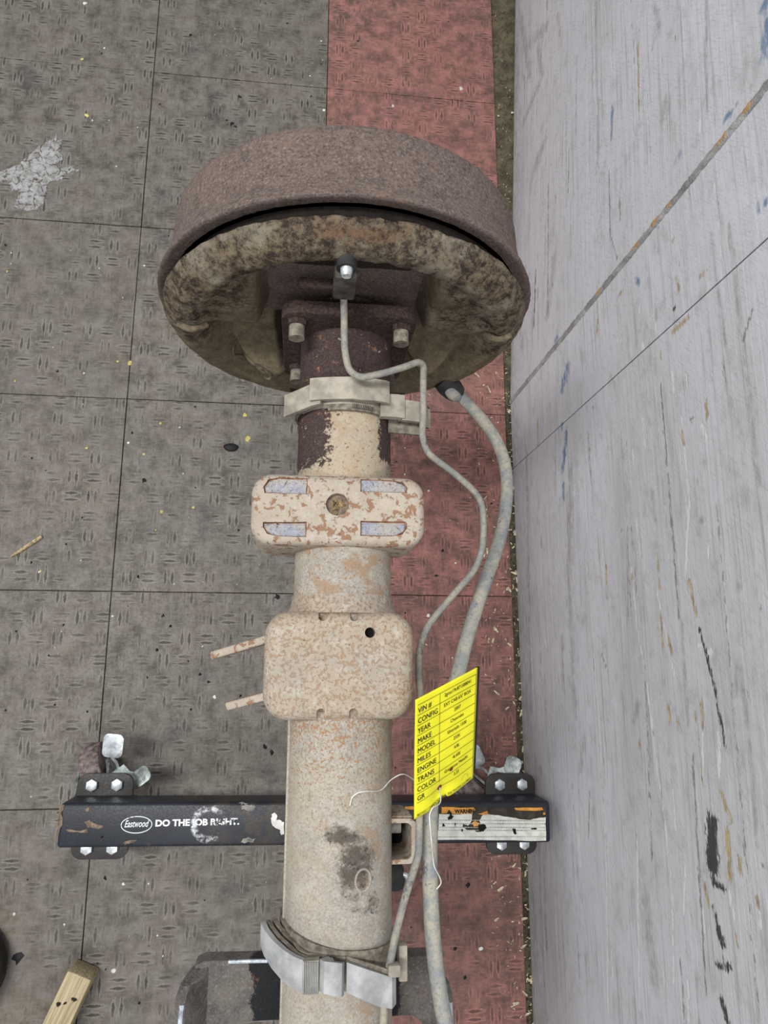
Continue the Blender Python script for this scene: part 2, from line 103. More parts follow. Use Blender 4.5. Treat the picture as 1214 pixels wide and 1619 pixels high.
# ---- floor tiles with a worn basket-weave tread
def mat_tile(name, base, dark, light, worn, tread):
    m = Mat(name, .62, 0, .3); p = m.pos(); x, y, z = m.xyz(p)
    cell = .0298
    fx = m.math('DIVIDE', m.add(x, 5.0 - .0215), cell); fy = m.math('DIVIDE', m.add(y, 5.0 - .0995), cell)
    ix = m.math('FLOOR', fx); iy = m.math('FLOOR', fy)
    par = m.math('MODULO', m.add(ix, iy), 2.0)
    u = m.math('SUBTRACT', m.math('FRACT', fx), .5); v = m.math('SUBTRACT', m.math('FRACT', fy), .5)
    a = m.add(m.mul(u, par), m.mul(v, m.math('SUBTRACT', 1.0, par)))       # along the bars
    b = m.add(m.mul(v, par), m.mul(u, m.math('SUBTRACT', 1.0, par)))       # across the bars
    off = m.math('ABSOLUTE', m.math('SUBTRACT', m.math('ABSOLUTE', b), .17))
    a2 = m.mul(m.mul(a, a), 9.0)
    width = m.mul(m.math('MAXIMUM', m.math('SUBTRACT', 1.0, a2), 0.0), .055)
    d = m.math('SUBTRACT', off, width)                                     # <0 inside a lozenge
    wob = m.mul(m.math('SUBTRACT', m.noise(p, 190, 5, .7), .5), .16)
    d = m.add(d, wob)
    inside = m.ss(d, .025, -.03); rim = m.mul(m.ss(d, .10, .035), m.ss(d, -.02, .03))
    big = m.noise(p, 7, 4, .6); wear = m.ss(m.noise(m.sc(p, (1, 1, 1)), 13, 4, .65), .40, .62)
    fine = m.noise(p, 260, 6, .7); med = m.noise(p, 38, 6, .7)
    streak = m.noise(m.sc(p, (60, 420, 10)), 1.0, 5, .65); streak2 = m.noise(m.sc(p, (420, 60, 10)), 1.0, 5, .65)
    st3 = m.noise(m.sc(p, (140, 26, 10)), 1.0, 6, .7); st4 = m.noise(m.sc(p, (26, 140, 10)), 1.0, 6, .7)
    c = m.mix(m.ss(big, .3, .72), base, worn)
    c = m.mix(m.mul(m.ss(st3, .5, .68), .45), c, dark); c = m.mix(m.mul(m.ss(st4, .52, .7), .45), c, light); c = m.mix(m.mul(m.ss(st3, .46, .33), .35), c, light)
    c = m.mix(m.mul(m.ss(med, .42, .72), .75), c, light)
    c = m.mix(m.mul(m.ss(med, .5, .28), .75), c, dark)
    c = m.mix(m.mul(m.ss(streak, .5, .72), .38), c, light); c = m.mix(m.mul(m.ss(streak2, .52, .75), .40), c, dark)
    c = m.mix(m.mul(m.ss(fine, .50, .8), .5), c, dark)
    sm1 = m.noise(p, 9, 7, .75); c = m.mix(m.mul(m.ss(sm1, .54, .66), .5), c, dark); c = m.mix(m.mul(m.ss(m.noise(p, 16, 7, .8), .55, .68), .35), c, light)
    rnd = m.node('ShaderNodeObjectInfo', out=5)
    c = m.mix(m.mul(rnd, .22), c, worn)
    c = m.mix(m.mul(m.mul(rim, wear), .75*tread), c, light)
    c = m.mix(m.mul(m.mul(inside, wear), .85*tread), c, dark)
    blot = m.ss(m.noise(p, 24, 3, .5), .70, .78); c = m.mix(m.mul(blot, .6), c, dark)
    spec = m.ss(m.vor(p, 210), .07, .03); spec = m.mul(spec, m.ss(m.noise(p, 40, 2), .58, .66)); c = m.mix(m.mul(spec, .7), c, (196, 192, 184))
    m.color(c); m.rough(m.ss(fine, .2, .8, .42, .75))
    m.bump(m.add(m.mul(m.mul(inside, wear), -.8), m.add(m.mul(fine, .35), m.mul(streak, .3))), .0009, .8)
    return m.m
M = {}
M['tile_grey'] = mat_tile('grey_rubber_tile', (94, 89, 85), (50, 47, 45), (132, 127, 120), (106, 99, 89), .9)
M['tile_red'] = mat_tile('red_painted_tile', (128, 89, 82), (74, 59, 54), (178, 122, 113), (106, 84, 76), .8)
def mat_concrete():
    m = Mat('olive_grime', .9); p = m.pos()
    n = m.noise(p, 45, 6, .7); f = m.noise(p, 300, 5, .7)
    c = m.mix(m.ss(n, .35, .65), (74, 69, 54), (112, 104, 82)); c = m.mix(m.mul(m.ss(f, .5, .75), .6), c, (44, 41, 34))
    c = m.mix(m.ss(m.vor(p, 160), .10, .05), c, (170, 164, 146)); m.color(c); m.bump(m.add(n, f), .002); return m.m
M['concrete'] = mat_concrete()
# ---- wall panels: pale grey paint, scratches along the wall, marks from the vertex masks
def mat_wall():
    m = Mat('scuffed_grey_panel', .55, 0, .35); p = m.pos()
    r, g, b = m.attr('mark')[0:3]; r2, g2, b2 = m.attr('tint')[0:3]
    st = m.noise(m.sc(p, (30, 7, 210)), 1.0, 6, .62); st2 = m.noise(m.sc(p, (60, 3, 620)), 1.0, 4, .6)
    big = m.noise(m.sc(p, (4, 2.2, 7)), 1.0, 4, .55); fine = m.noise(p, 420, 5, .7)
    hatch = m.noise(m.sc(m.node('ShaderNodeMapping', {'Vector': p, 'Rotation': (.75, 0, 0)}), (60, 60, 900)), 1.0, 3, .6)
    c = m.mix(m.ss(big, .35, .68), (211, 212, 218), (192, 192, 195))
    c = m.mix(m.mul(m.ss(st, .52, .72), .6), c, (150, 147, 144)); c = m.mix(m.mul(m.ss(st, .46, .3), .55), c, (218, 219, 226))
    c = m.mix(m.mul(m.ss(st2, .60, .72), .6), c, (222, 222, 226)); c = m.mix(m.mul(m.ss(st2, .40, .28), .5), c, (134, 130, 126))
    c = m.mix(m.mul(m.ss(hatch, .5, .7), .35), c, (152, 150, 150)); c = m.mix(m.mul(m.ss(fine, .52, .75), .45), c, (150, 149, 149))
    mot = m.noise(m.sc(p, (40, 34, 60)), 1.0, 6, .7); c = m.mix(m.mul(m.ss(mot, .5, .72), .4), c, (150, 148, 146)); c = m.mix(m.mul(m.ss(mot, .48, .3), .35), c, (214, 215, 222))
    blo = m.noise(m.sc(p, (30, 16, 60)), 1.0, 6, .75); c = m.mix(m.mul(m.ss(blo, .64, .70), .6), c, (112, 104, 96)); c = m.mix(m.mul(m.ss(blo, .33, .27), .8), c, (228, 228, 232))
    jag = m.noise(m.sc(p, (200, 130, 520)), 1.0, 5, .7); jag2 = m.noise(m.sc(p, (90, 70, 160)), 1.0, 5, .65)
    jag3 = m.noise(m.sc(p, (300, 70, 300)), 1.0, 4, .7)
    def msk(a, lo=.0): return m.ss(m.add(a, m.mul(m.math('SUBTRACT', m.mix(.5, jag, jag3), .5), m.mul(m.ss(a, .02, .25), 2.6))), .40+lo, .66+lo)
    def soft(a): return m.mul(m.ss(m.add(a, m.mul(m.math('SUBTRACT', jag2, .5), m.mul(m.ss(a, .02, .3), 1.5))), .15, 1.05), .6)
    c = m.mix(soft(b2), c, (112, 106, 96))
    c = m.mix(m.mul(m.ss(m.add(r2, m.mul(m.math('SUBTRACT', jag2, .5), m.mul(m.ss(r2, .02, .3), 1.8))), .2, .7), .8), c, (78, 116, 154))
    c = m.mix(m.mul(msk(b), .85), c, (226, 226, 228))
    c = m.mix(m.mul(msk(r, .06), .9), c, m.mix(m.ss(jag2, .35, .65), (204, 186, 138), (150, 126, 82)))
    c = m.mix(m.mul(msk(g), .92), c, (40, 38, 38))
    c = m.mix(m.mul(msk(g2), .7), c, (104, 100, 96))
    m.color(c)
    m.bump(m.add(m.add(m.mul(st, .5), m.mul(fine, .25)), m.add(m.mul(msk(r), -.7), m.mul(msk(b), -.3))), .0012, .7)
    return m.m
M['wall'] = mat_wall()
def mat_strip():
    m = Mat('worn_seam_strip', .6); p = m.pos(); r, g, b = m.attr('mark')[0:3]
    n = m.noise(m.sc(p, (60, 60, 25)), 1.0, 5, .65); f = m.noise(p, 200, 5, .7)
    c = m.mix(m.ss(n, .35, .65), (138, 137, 136), (178, 177, 176)); c = m.mix(m.mul(m.ss(f, .55, .75), .6), c, (92, 88, 84))
    c = m.mix(m.ss(m.add(r, m.mul(m.math('SUBTRACT', f, .5), 2.0)), .62, .8), c, (190, 152, 104))
    m.color(c); m.bump(m.add(n, f), .002); return m.m
M['strip'] = mat_strip()
# ---- axle tube: dusty tan paint, rust freckles, flaking and grime from the vertex masks
def mat_tube():
    m = Mat('rusted_axle_paint', .85, 0, .2); o = m.obj(); r, g, b = m.attr('mark')[0:3]; r2, g2, b2 = m.attr('tint')[0:3]
    big = m.noise(o, 22, 4, .6); med = m.noise(o, 110, 6, .65); fine = m.noise(o, 620, 6, .8); bl = m.noise(o, 520, 5, .62, .5)
    c = m.mix(m.ss(big, .35, .65), (168, 159, 144), (152, 147, 138)); c = m.mix(m.mul(m.ss(med, .45, .7), .6), c, (178, 173, 164))
    c = m.mix(m.mul(m.ss(fine, .52, .62), .55), c, (112, 101, 86)); c = m.mix(m.mul(m.ss(fine, .47, .38), .5), c, (190, 186, 178))
    brown = m.mul(m.ss(m.noise(o, 65, 5, .65), .46, .62), r2); c = m.mix(m.mul(brown, .7), c, (150, 120, 90))
    fr = m.add(bl, m.mul(m.math('SUBTRACT', g, .5), .34)); c = m.mix(m.mul(m.ss(fr, .56, .64), .85), c, m.mix(fine, (142, 92, 58), (186, 134, 88)))
    gr = m.add(b, m.mul(m.math('SUBTRACT', m.noise(o, 170, 8, .82), .5), 2.2)); c = m.mix(m.mul(m.ss(gr, .42, 1.0), .85), c, (70, 62, 55))
    c = m.mix(m.mul(m.mul(m.ss(m.noise(o, 230, 6, .78), .56, .64), m.ss(b, .1, .6)), .85), c, (44, 44, 50))
    dk = m.add(r, m.mul(m.math('SUBTRACT', m.noise(o, 210, 7, .78), .5), 2.0)); dm = m.ss(dk, .47, .53)
    rust = m.mix(m.ss(fine, .4, .7), (58, 46, 46), (92, 76, 72)); rust = m.mix(m.mul(m.ss(med, .6, .72), .7), rust, (160, 118, 86))
    rust = m.mix(m.ss(m.noise(o, 170, 3, .5), .69, .72), rust, (170, 160, 148))
    cream = m.mix(m.mul(m.ss(r, .02, .2), .5), c, (176, 158, 132)); cream = m.mix(m.mul(m.mul(m.ss(r, .02, .2), m.ss(m.noise(o, 330, 5, .7), .57, .66)), .8), cream, (116, 82, 62))
    c = m.mix(dm, cream, rust)
    m.color(c)
    m.bump(m.add(m.add(m.mul(dm, -.7), m.mul(fine, .45)), m.add(m.mul(med, .4), m.mul(m.ss(fr, .56, .64), -.2))), .0014, .8); return m.m
M['tube'] = mat_tube()
def mat_pad(name, base, base2, spot, lo, hi, scale):
    m = Mat(name, .82, 0, .25); o = m.obj()
    big = m.noise(o, 26, 4, .6); med = m.noise(o, 120, 6, .68); fine = m.noise(o, 520, 6, .75); sp = m.noise(o, scale, 4, .55, .4)
    c = m.mix(m.ss(big, .35, .65), base, base2); c = m.mix(m.mul(m.ss(med, .48, .72), .65), c, (186, 180, 172))
    c = m.mix(m.mul(m.ss(fine, .5, .78), .6), c, (128, 104, 82))
    c = m.mix(m.mul(m.ss(sp, lo, hi), .82 if scale < 300 else .58), c, m.mix(fine, tuple(int(v*.82) for v in spot), spot))
    c = m.mix(m.mul(m.ss(m.noise(o, 300, 3, .5), .64, .7), .6), c, (92, 78, 66))
    m.color(c); m.bump(m.add(m.mul(fine, .5), m.add(m.mul(med, .3), m.mul(m.ss(sp, lo, hi), -.4))), .0009, .8); return m.m
M['bump_pad'] = mat_pad('rust_spotted_pad', (172, 161, 147), (162, 150, 135), (146, 102, 70), .56, .60, 190)
M['saddle_pad'] = mat_pad('rust_freckled_pad', (164, 150, 133), (156, 147, 136), (162, 122, 86), .52, .62, 420)
def mat_rust(name, dark, mid, light, crust, amt, scale=1.0, dist=.0016):
    m = Mat(name, .9, 0, .15); o = m.obj()
    big = m.noise(o, 16*scale, 5, .65); med = m.noise(o, 110*scale, 7, .75); fine = m.noise(o, 460, 6, .85); v = m.vor(o, 520)
    c = m.mix(m.ss(med, .35, .65), dark, mid); c = m.mix(m.mul(m.ss(big, .45, .68), .7), c, mid)
    c = m.mix(m.mul(m.ss(fine, .53, .62), .75), c, light); c = m.mix(m.mul(m.ss(fine, .47, .38), .8), c, tuple(int(q*.58) for q in dark))
    k = m.add(big, m.mul(m.math('SUBTRACT', med, .5), 1.2)); c = m.mix(m.mul(m.ss(k, .62-amt, .78-amt), .8), c, crust)
    m.color(c); m.bump(m.add(m.add(m.mul(med, .7), m.mul(fine, .8)), m.mul(v, .35)), dist, 1.0); return m.m
M['drum'] = mat_rust('drum_rust', (104, 90, 85), (124, 109, 102), (164, 150, 142), (136, 108, 86), -.03)
M['gap'] = mat_plain('gap_shade_rust', (30, 25, 23), .95, 0, .2, 200, .001)  # rust coloured near black for the shade under the drum lip
M['drum_dark'] = mat_rust('dark_rust', (58, 48, 45), (76, 62, 58), (110, 92, 84), (120, 90, 66), -.05)
def mat_plate():
    m = Mat('crusted_backing_plate', .93, 0, .12); o = m.obj(); r, g, b = m.attr('mark')[0:3]
    big = m.noise(o, 26, 5, .65); med = m.noise(o, 130, 8, .78); fine = m.noise(o, 460, 6, .85)
    dust = m.mix(m.ss(med, .35, .66), (114, 102, 82), (150, 137, 113)); dust = m.mix(m.mul(m.ss(fine, .5, .75), .5), dust, (90, 79, 64))
    rim = m.mix(m.ss(med, .40, .62), (72, 61, 57), (154, 140, 116)); rim = m.mix(m.mul(m.ss(big, .48, .62), .75), rim, (180, 171, 152))
    rim = m.mix(m.mul(m.ss(fine, .53, .62), .6), rim, (164, 134, 104)); rim = m.mix(m.mul(m.ss(fine, .47, .38), .7), rim, (50, 41, 38))
    rim = m.mix(m.mul(m.ss(m.noise(o, 70, 7, .8), .56, .62), .85), rim, (66, 55, 53))
    dark = m.mix(m.ss(fine, .4, .7), (52, 46, 42), (84, 74, 66))  # shaded tone for the recess and lower rim, laid on by mask
    c = m.mix(m.ss(m.add(r, m.mul(m.math('SUBTRACT', med, .5), .5)), .35, .65), dust, rim)
    c = m.mix(m.ss(m.add(g, m.mul(m.math('SUBTRACT', med, .5), .5)), .35, .65), c, dark)
    c = m.mix(m.mul(m.ss(m.add(b, m.mul(m.math('SUBTRACT', med, .5), .9)), .35, .65), .85), c, m.mix(fine, (112, 78, 58), (172, 132, 102)))
    m.color(c); m.bump(m.add(m.mul(med, 1.0), m.mul(fine, .9)), .0030, 1.0); return m.m
M['plate'] = mat_plate()
M['plate_dust'] = mat_plain('brown_plate_dust', (98, 88, 72), .9, 0, .2, 120, .001)
M['clip'] = mat_plain('dusty_grey_clip', (156, 149, 136), .7, 0, .09, 70, .0004)
M['clip_blue'] = mat_plain('dusty_silver_clip', (158, 159, 160), .6, .1, .09, 60, .0003)
M['clip_dark'] = mat_plain('clip_inner_layer', (122, 115, 103), .85, 0, .14, 200, .0004)
def mat_line(name, a, b, dk, th):
    m = Mat(name, .62, 0, .35); o = m.obj(); n = m.noise(o, 70, 6, .7); f = m.noise(o, 420, 5, .75)
    c = m.mix(m.ss(n, .38, .62), a, b); c = m.mix(m.mul(m.ss(f, .5, .72), .6), c, tuple(int(v*.6) for v in a))
    c = m.mix(m.ss(m.add(m.noise(o, 38, 6, .7), m.mul(m.math('SUBTRACT', f, .5), .4)), th, th+.06), c, dk)
    m.color(c); m.bump(m.add(n, f), .0005); return m.m
M['line'] = mat_line('dusty_brake_line', (122, 123, 120), (152, 146, 132), (92, 92, 94), .62)
M['cable'] = mat_line('dusty_cable_sheath', (128, 132, 134), (160, 155, 140), (96, 99, 103), .615)
M['rubber'] = mat_plain('black_rubber', (46, 46, 46), .75, 0, .12, 90, .0005)
M['weld'] = None
def mat_weld():
    m = Mat('ground_weld_metal', .4, .35, .5); o = m.obj(); n = m.noise(o, 55, 5, .7); f = m.noise(o, 600, 5, .8)
    c = m.mix(m.ss(n, .35, .62), (186, 190, 206), (206, 198, 190)); c = m.mix(m.mul(m.ss(f, .52, .66), .85), c, (96, 102, 122)); c = m.mix(m.mul(m.ss(f, .44, .34), .9), c, (226, 230, 244))
    c = m.mix(m.ss(m.noise(o, 90, 4, .6), .68, .72), c, (34, 36, 44)); m.color(c); m.bump(m.add(n, f), .0016); return m.m
M['weld'] = mat_weld()
M['fitting'] = mat_plain('dark_fitting', (70, 67, 62), .75, .1, .18, 120, .0005)
M['rust_edge'] = mat_plain('orange_rust_edge', (128, 86, 58), .9, 0, .2, 200, .0006)
M['debris'] = mat_plain('dry_debris', (128, 108, 76), .95, 0, .3, 260, .002)
M['hole'] = mat_plain('dark_hole', (26, 23, 21), .95)  # near black for shade down in holes; the label stains share it
M['galv'] = mat_plain('dull_grey_steel', (128, 126, 120), .6, .2, .16, 90, .0005)
M['zinc'] = mat_plain('bright_zinc', (206, 211, 216), .36, .55, .10, 120, .0003, .5)
M['zinc_dull'] = mat_plain('dull_zinc', (158, 166, 164), .45, .4, .16, 120, .0004, .5)
def mat_black(name, base, scuff, th, rough=.38, spec=.5, ring=None):
    m = Mat(name, rough, .0, spec); o = m.obj(); n = m.noise(m.sc(o, (14, 30, 30)), 1.0, 6, .7); f = m.noise(o, 420, 5, .75)
    c = m.mix(m.ss(n, .35, .65), base, tuple(int(v*1.35) for v in base)); c = m.mix(m.mul(m.ss(f, .56, .7), .5), c, scuff)
    c = m.mix(m.mul(m.ss(m.noise(o, 34, 6, .75), th, th+.08), .8), c, scuff)
    if ring:  # scratched ring, with its bright glare painted into the bar colour
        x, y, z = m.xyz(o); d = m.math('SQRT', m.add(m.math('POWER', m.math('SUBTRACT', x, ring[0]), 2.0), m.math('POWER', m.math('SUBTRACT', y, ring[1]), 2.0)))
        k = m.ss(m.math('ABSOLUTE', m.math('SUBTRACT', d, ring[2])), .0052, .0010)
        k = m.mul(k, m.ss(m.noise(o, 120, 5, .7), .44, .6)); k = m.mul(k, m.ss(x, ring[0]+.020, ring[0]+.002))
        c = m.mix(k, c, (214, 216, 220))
        gr = m.mul(m.ss(m.noise(o, 55, 6, .7), .42, .6), m.mul(m.ss(x, -.135, -.11), m.ss(x, -.0, -.02))); c = m.mix(m.mul(gr, .8), c, (60, 52, 46))
    m.color(c); m.rough(m.ss(f, .3, .7, rough-.08, rough+.16)); m.bump(m.add(n, m.mul(f, .6)), .0004); return m.m
def mat_saddle():
    m = Mat('worn_black_steel', .42, .25, .5); o = m.obj(); n = m.noise(o, 40, 6, .7); f = m.noise(o, 480, 6, .75); x, y, z = m.xyz(o)
    c = m.mix(m.ss(n, .35, .65), (84, 80, 77), (116, 110, 104)); c = m.mix(m.mul(m.ss(f, .52, .7), .8), c, (150, 150, 150)); c = m.mix(m.mul(m.ss(f, .45, .3), .7), c, (40, 36, 34))
    k = m.add(m.ss(m.math('ABSOLUTE', m.math('SUBTRACT', x, .004)), .062, .046), m.mul(m.math('SUBTRACT', m.noise(o, 70, 7, .8), .5), 2.4))
    c = m.mix(m.ss(k, .42, .55), c, m.mix(m.ss(f, .6, .72), (24, 25, 29), (96, 100, 108)))
    c = m.mix(m.mul(m.ss(m.noise(o, 90, 5, .7), .62, .70), .6), c, (110, 78, 58))
    m.color(c); m.bump(m.add(n, f), .0012); return m.m
M['saddle'] = mat_saddle()
M['worn_edge'] = mat_plain('worn_bright_steel', (186, 194, 204), .4, .4, .16, 160, .0006)
M['yellow'] = mat_plain('yellow_card', (238, 232, 42), .55, 0, .025, 30, .0002)
M['ink'] = mat_plain('black_ink', (34, 34, 26), .7)
M['ink_faint'] = mat_plain('faint_ink', (110, 106, 40), .7)
M['edge_strip'] = mat_plain('dark_edge_strip', (30, 30, 30), .8)
M['eyelet'] = mat_plain('brown_eyelet', (122, 50, 44), .7)
M['wire'] = mat_plain('white_tie_wire', (214, 212, 210), .4, .2)
M['white_print'] = None
def mat_worn_print():
    m = Mat('worn_white_print', .5); o = m.obj(); n = m.noise(o, 150, 5, .75); x, y, z = m.xyz(o)
    t = m.add(n, m.mul(m.ss(x, -.15, -.09), .10)); c = m.mix(m.ss(t, .60, .66), (222, 224, 226), (48, 46, 46)); m.color(c); return m.m
M['white_print'] = mat_worn_print()
M['label_white'] = mat_plain('white_label', (212, 212, 204), .6, 0, .05, 90, .0003)
M['label_orange'] = mat_plain('orange_label', (214, 146, 56), .6, 0, .08, 90, .0003)
M['label_grime'] = mat_plain('label_glue_grime', (60, 55, 48), .8, 0, .16, 120, .0005)
M['label_text'] = mat_plain('grey_print', (160, 160, 156), .7)
M['tan_scuff'] = mat_plain('tan_scuff', (116, 102, 88), .85, 0, .2, 160, .0004)
M['oil_blob'] = mat_plain('black_lump', (24, 24, 26), .6, 0, .15, 120, .001)
def mat_paper():
    m = Mat('torn_paper', .9); p = m.pos(); n = m.noise(p, 90, 6, .75); f = m.noise(p, 300, 5, .7); cr = m.vor(m.node('ShaderNodeVectorMath', {0: p, 1: m.sc(m.node('ShaderNodeTexNoise', {'Vector': p, 'Scale': 45.0}, 1), (.02, .02, .02))}, operation='ADD'), 62, 'DISTANCE_TO_EDGE')
    c = m.mix(m.ss(n, .35, .62), (132, 128, 122), (178, 178, 180)); c = m.mix(m.mul(m.ss(cr, .07, .02), m.ss(n, .62, .45)), c, (88, 82, 72)); c = m.mix(m.mul(m.ss(f, .56, .7), .5), c, (104, 98, 88))
    m.color(c); m.bump(m.add(n, f), .002); return m.m
M['paper'] = mat_paper()
M['drop_yellow'] = mat_plain('yellow_paint', (188, 180, 104), .7)
M['drop_white'] = mat_plain('white_paint', (214, 212, 206), .6)
M['shaving'] = mat_plain('pale_shavings', (206, 194, 166), .8, 0, .14, 200)
def mat_wood():
    m = Mat('cut_timber', .75); o = m.obj(); n = m.noise(m.sc(o, (300, 9, 300)), 1.0, 5, .6, .4); f = m.noise(m.sc(o, (900, 40, 900)), 1.0, 3, .6)
    c = m.mix(m.ss(n, .35, .65), (152, 136, 106), (194, 178, 146)); c = m.mix(m.mul(m.ss(f, .55, .7), .5), c, (112, 92, 66))
    r, g, b = m.attr('mark')[0:3]; k = m.add(r, m.mul(m.math('SUBTRACT', m.noise(m.sc(o, (160, 60, 160)), 1.0, 4), .5), .8)); c = m.mix(m.ss(k, .35, .6), c, (30, 22, 16))
    m.color(c); m.bump(n, .0008); return m.m
M['wood'] = mat_wood()
M['splinter'] = mat_plain('split_wood', (168, 150, 116), .8, 0, .15, 200, .0006)

# ================================================================ mesh helpers
def link(name, me, mat, parent=None, smooth=40):
    o = bpy.data.objects.new(name, me); COL.objects.link(o)
    if mat: me.materials.append(mat)
    if smooth is not None and len(me.polygons):
        me.polygons.foreach_set('use_smooth', [True]*len(me.polygons))
        if smooth < 180: me.set_sharp_from_angle(angle=math.radians(smooth))
    if parent is not None:
        o.parent = parent
        b = parent
        off = Vector()
        while b is not None: off += Vector(b['base']) if 'base' in b.keys() else Vector(); b = b.parent
        if off.length: me.transform(Matrix.Translation(-off))
    return o
def from_bm(bm):
    bmesh.ops.recalc_face_normals(bm, faces=bm.faces)
    me = bpy.data.meshes.new('mesh'); bm.to_mesh(me); bm.free(); return me
def pyd(vs, fs):
    me = bpy.data.meshes.new('mesh'); me.from_pydata([tuple(v) for v in vs], [], fs); me.update(); return me
def empty(name, loc, label, cat, group=None):
    o = bpy.data.objects.new(name, None); COL.objects.link(o); o.location = loc; o.empty_display_size = .02
    o['base'] = list(loc); o['label'] = label; o['category'] = cat
    if group: o['group'] = group
    return o
def tag(o, label, cat, group=None):
    o['label'] = label; o['category'] = cat
    if group: o['group'] = group
    return o
def bm_box(bm, c, s, bev=0, seg=2, rot=None):
    r = bmesh.ops.create_cube(bm, size=1.0); vs = r['verts']
    bmesh.ops.scale(bm, vec=s, verts=vs)
    if bev:
        es = list({e for v in vs for e in v.link_edges})
        rb = bmesh.ops.bevel(bm, geom=es, offset=bev, segments=seg, profile=.5, affect='EDGES')
        vs = list({v for f in rb['faces'] for v in f.verts} | {v for v in vs if v.is_valid})
    if rot is not None: bmesh.ops.rotate(bm, cent=(0, 0, 0), matrix=rot, verts=vs)
    bmesh.ops.translate(bm, vec=c, verts=vs); return vs
def box(c, s, bev=0, seg=2, rot=None):
    bm = bmesh.new(); bm_box(bm, c, s, bev, seg, rot); return from_bm(bm)
def prism(poly, z0, z1, bev=0, seg=2):
    bm = bmesh.new(); vs = [bm.verts.new((x, y, z0)) for x, y in poly]; f = bm.faces.new(vs)
    r = bmesh.ops.extrude_face_region(bm, geom=[f]); nv = [v for v in r['geom'] if isinstance(v, bmesh.types.BMVert)]
    bmesh.ops.translate(bm, vec=(0, 0, z1-z0), verts=nv)
    if bev:
        es = [e for e in bm.edges if all(v in nv for v in e.verts)]
        bmesh.ops.bevel(bm, geom=es, offset=bev, segments=seg, profile=.5, affect='EDGES')
    bmesh.ops.triangulate(bm, faces=[f for f in bm.faces if len(f.verts) > 4]); return from_bm(bm)
def rrect(cx, cy, w, h, r, n=6):
    out = []
    for sx, sy, a0 in ((1, 1, 0), (-1, 1, 90), (-1, -1, 180), (1, -1, 270)):
        for i in range(n+1):
            a = math.radians(a0+90*i/n); out.append((cx+sx*(w/2-r)+r*math.cos(a), cy+sy*(h/2-r)+r*math.sin(a)))
    return out
def jag(poly, n=4, amp=.0006):
    out = []
    for i, p in enumerate(poly):
        q = poly[(i+1) % len(poly)]
        for k in range(n):
            t = k/n; out.append((p[0]+(q[0]-p[0])*t+random.uniform(-amp, amp)*(k > 0), p[1]+(q[1]-p[1])*t+random.uniform(-amp, amp)*(k > 0)))
    return out
def grid(V, closed_v=False, cap=False, flip=False):
    V = np.asarray(V, float); a, b = V.shape[:2]; idx = np.arange(a*b).reshape(a, b); fs = []
    bb = b if closed_v else b-1
    for i in range(a-1):
        for j in range(bb):
            q = (idx[i, j], idx[i, (j+1) % b], idx[i+1, (j+1) % b], idx[i+1, j]); fs.append(tuple(int(k) for k in (q[::-1] if flip else q)))
    if cap:
        fs.append(tuple(int(k) for k in idx[0][::-1])); fs.append(tuple(int(k) for k in idx[-1]))
    return pyd(V.reshape(-1, 3), fs)
def sweep(pts, rad, seg=12, sub=6, smooth=True):
    P = [Vector(p) for p in pts]
    if smooth and len(P) > 2:
        Q = []
        for i in range(len(P)-1):
            p0, p1, p2, p3 = P[max(i-1, 0)], P[i], P[i+1], P[min(i+2, len(P)-1)]
            # centripetal-ish Catmull-Rom with clamped tangents
            d = (p2-p1).length
            m1 = (p2-p0).normalized()*min(d, (p1-p0).length if i else d); m2 = (p3-p1).normalized()*min(d, (p3-p2).length if i < len(P)-2 else d)
            for k in range(sub):
                t = k/sub; Q.append((2*t**3-3*t*t+1)*p1+(t**3-2*t*t+t)*m1+(-2*t**3+3*t*t)*p2+(t**3-t*t)*m2)
        Q.append(P[-1]); P = Q
    T = [(P[min(i+1, len(P)-1)]-P[max(i-1, 0)]).normalized() for i in range(len(P))]
    n = T[0].orthogonal().normalized(); V = []
    for i, p in enumerate(P):
        if i: n = (n-T[i]*n.dot(T[i])).normalized()
        bn = T[i].cross(n); r = rad(i/(len(P)-1)) if callable(rad) else rad
        V.append([p+(n*math.cos(2*math.pi*k/seg)+bn*math.sin(2*math.pi*k/seg))*r for k in range(seg)])
    return grid(V, True, True)
def lathe_y(prof, cx, cz, seg=96, jit=0):
    V = []
    for y, r in prof:
        V.append([(cx+(r+(rng.normal(0, jit) if jit and r > .02 else 0))*math.cos(2*math.pi*k/seg), y, cz+(r+(rng.normal(0, jit) if jit and r > .02 else 0))*math.sin(2*math.pi*k/seg)) for k in range(seg)])
    return grid(V, True, True)
def cyl(c, r, h, axis='Z', seg=20, bev=0, r2=None):
    bm = bmesh.new(); g = bmesh.ops.create_cone(bm, cap_ends=True, segments=seg, radius1=r, radius2=r if r2 is None else r2, depth=h)
    if bev: bmesh.ops.bevel(bm, geom=[e for e in bm.edges if len(e.link_faces) == 2 and any(len(f.verts) > 4 for f in e.link_faces)], offset=bev, segments=2, profile=.5, affect='EDGES')
    if axis == 'Y': bmesh.ops.rotate(bm, cent=(0, 0, 0), matrix=Matrix.Rotation(math.pi/2, 3, 'X'), verts=bm.verts)
    if axis == 'X': bmesh.ops.rotate(bm, cent=(0, 0, 0), matrix=Matrix.Rotation(math.pi/2, 3, 'Y'), verts=bm.verts)
    bmesh.ops.translate(bm, vec=c, verts=bm.verts); return from_bm(bm)
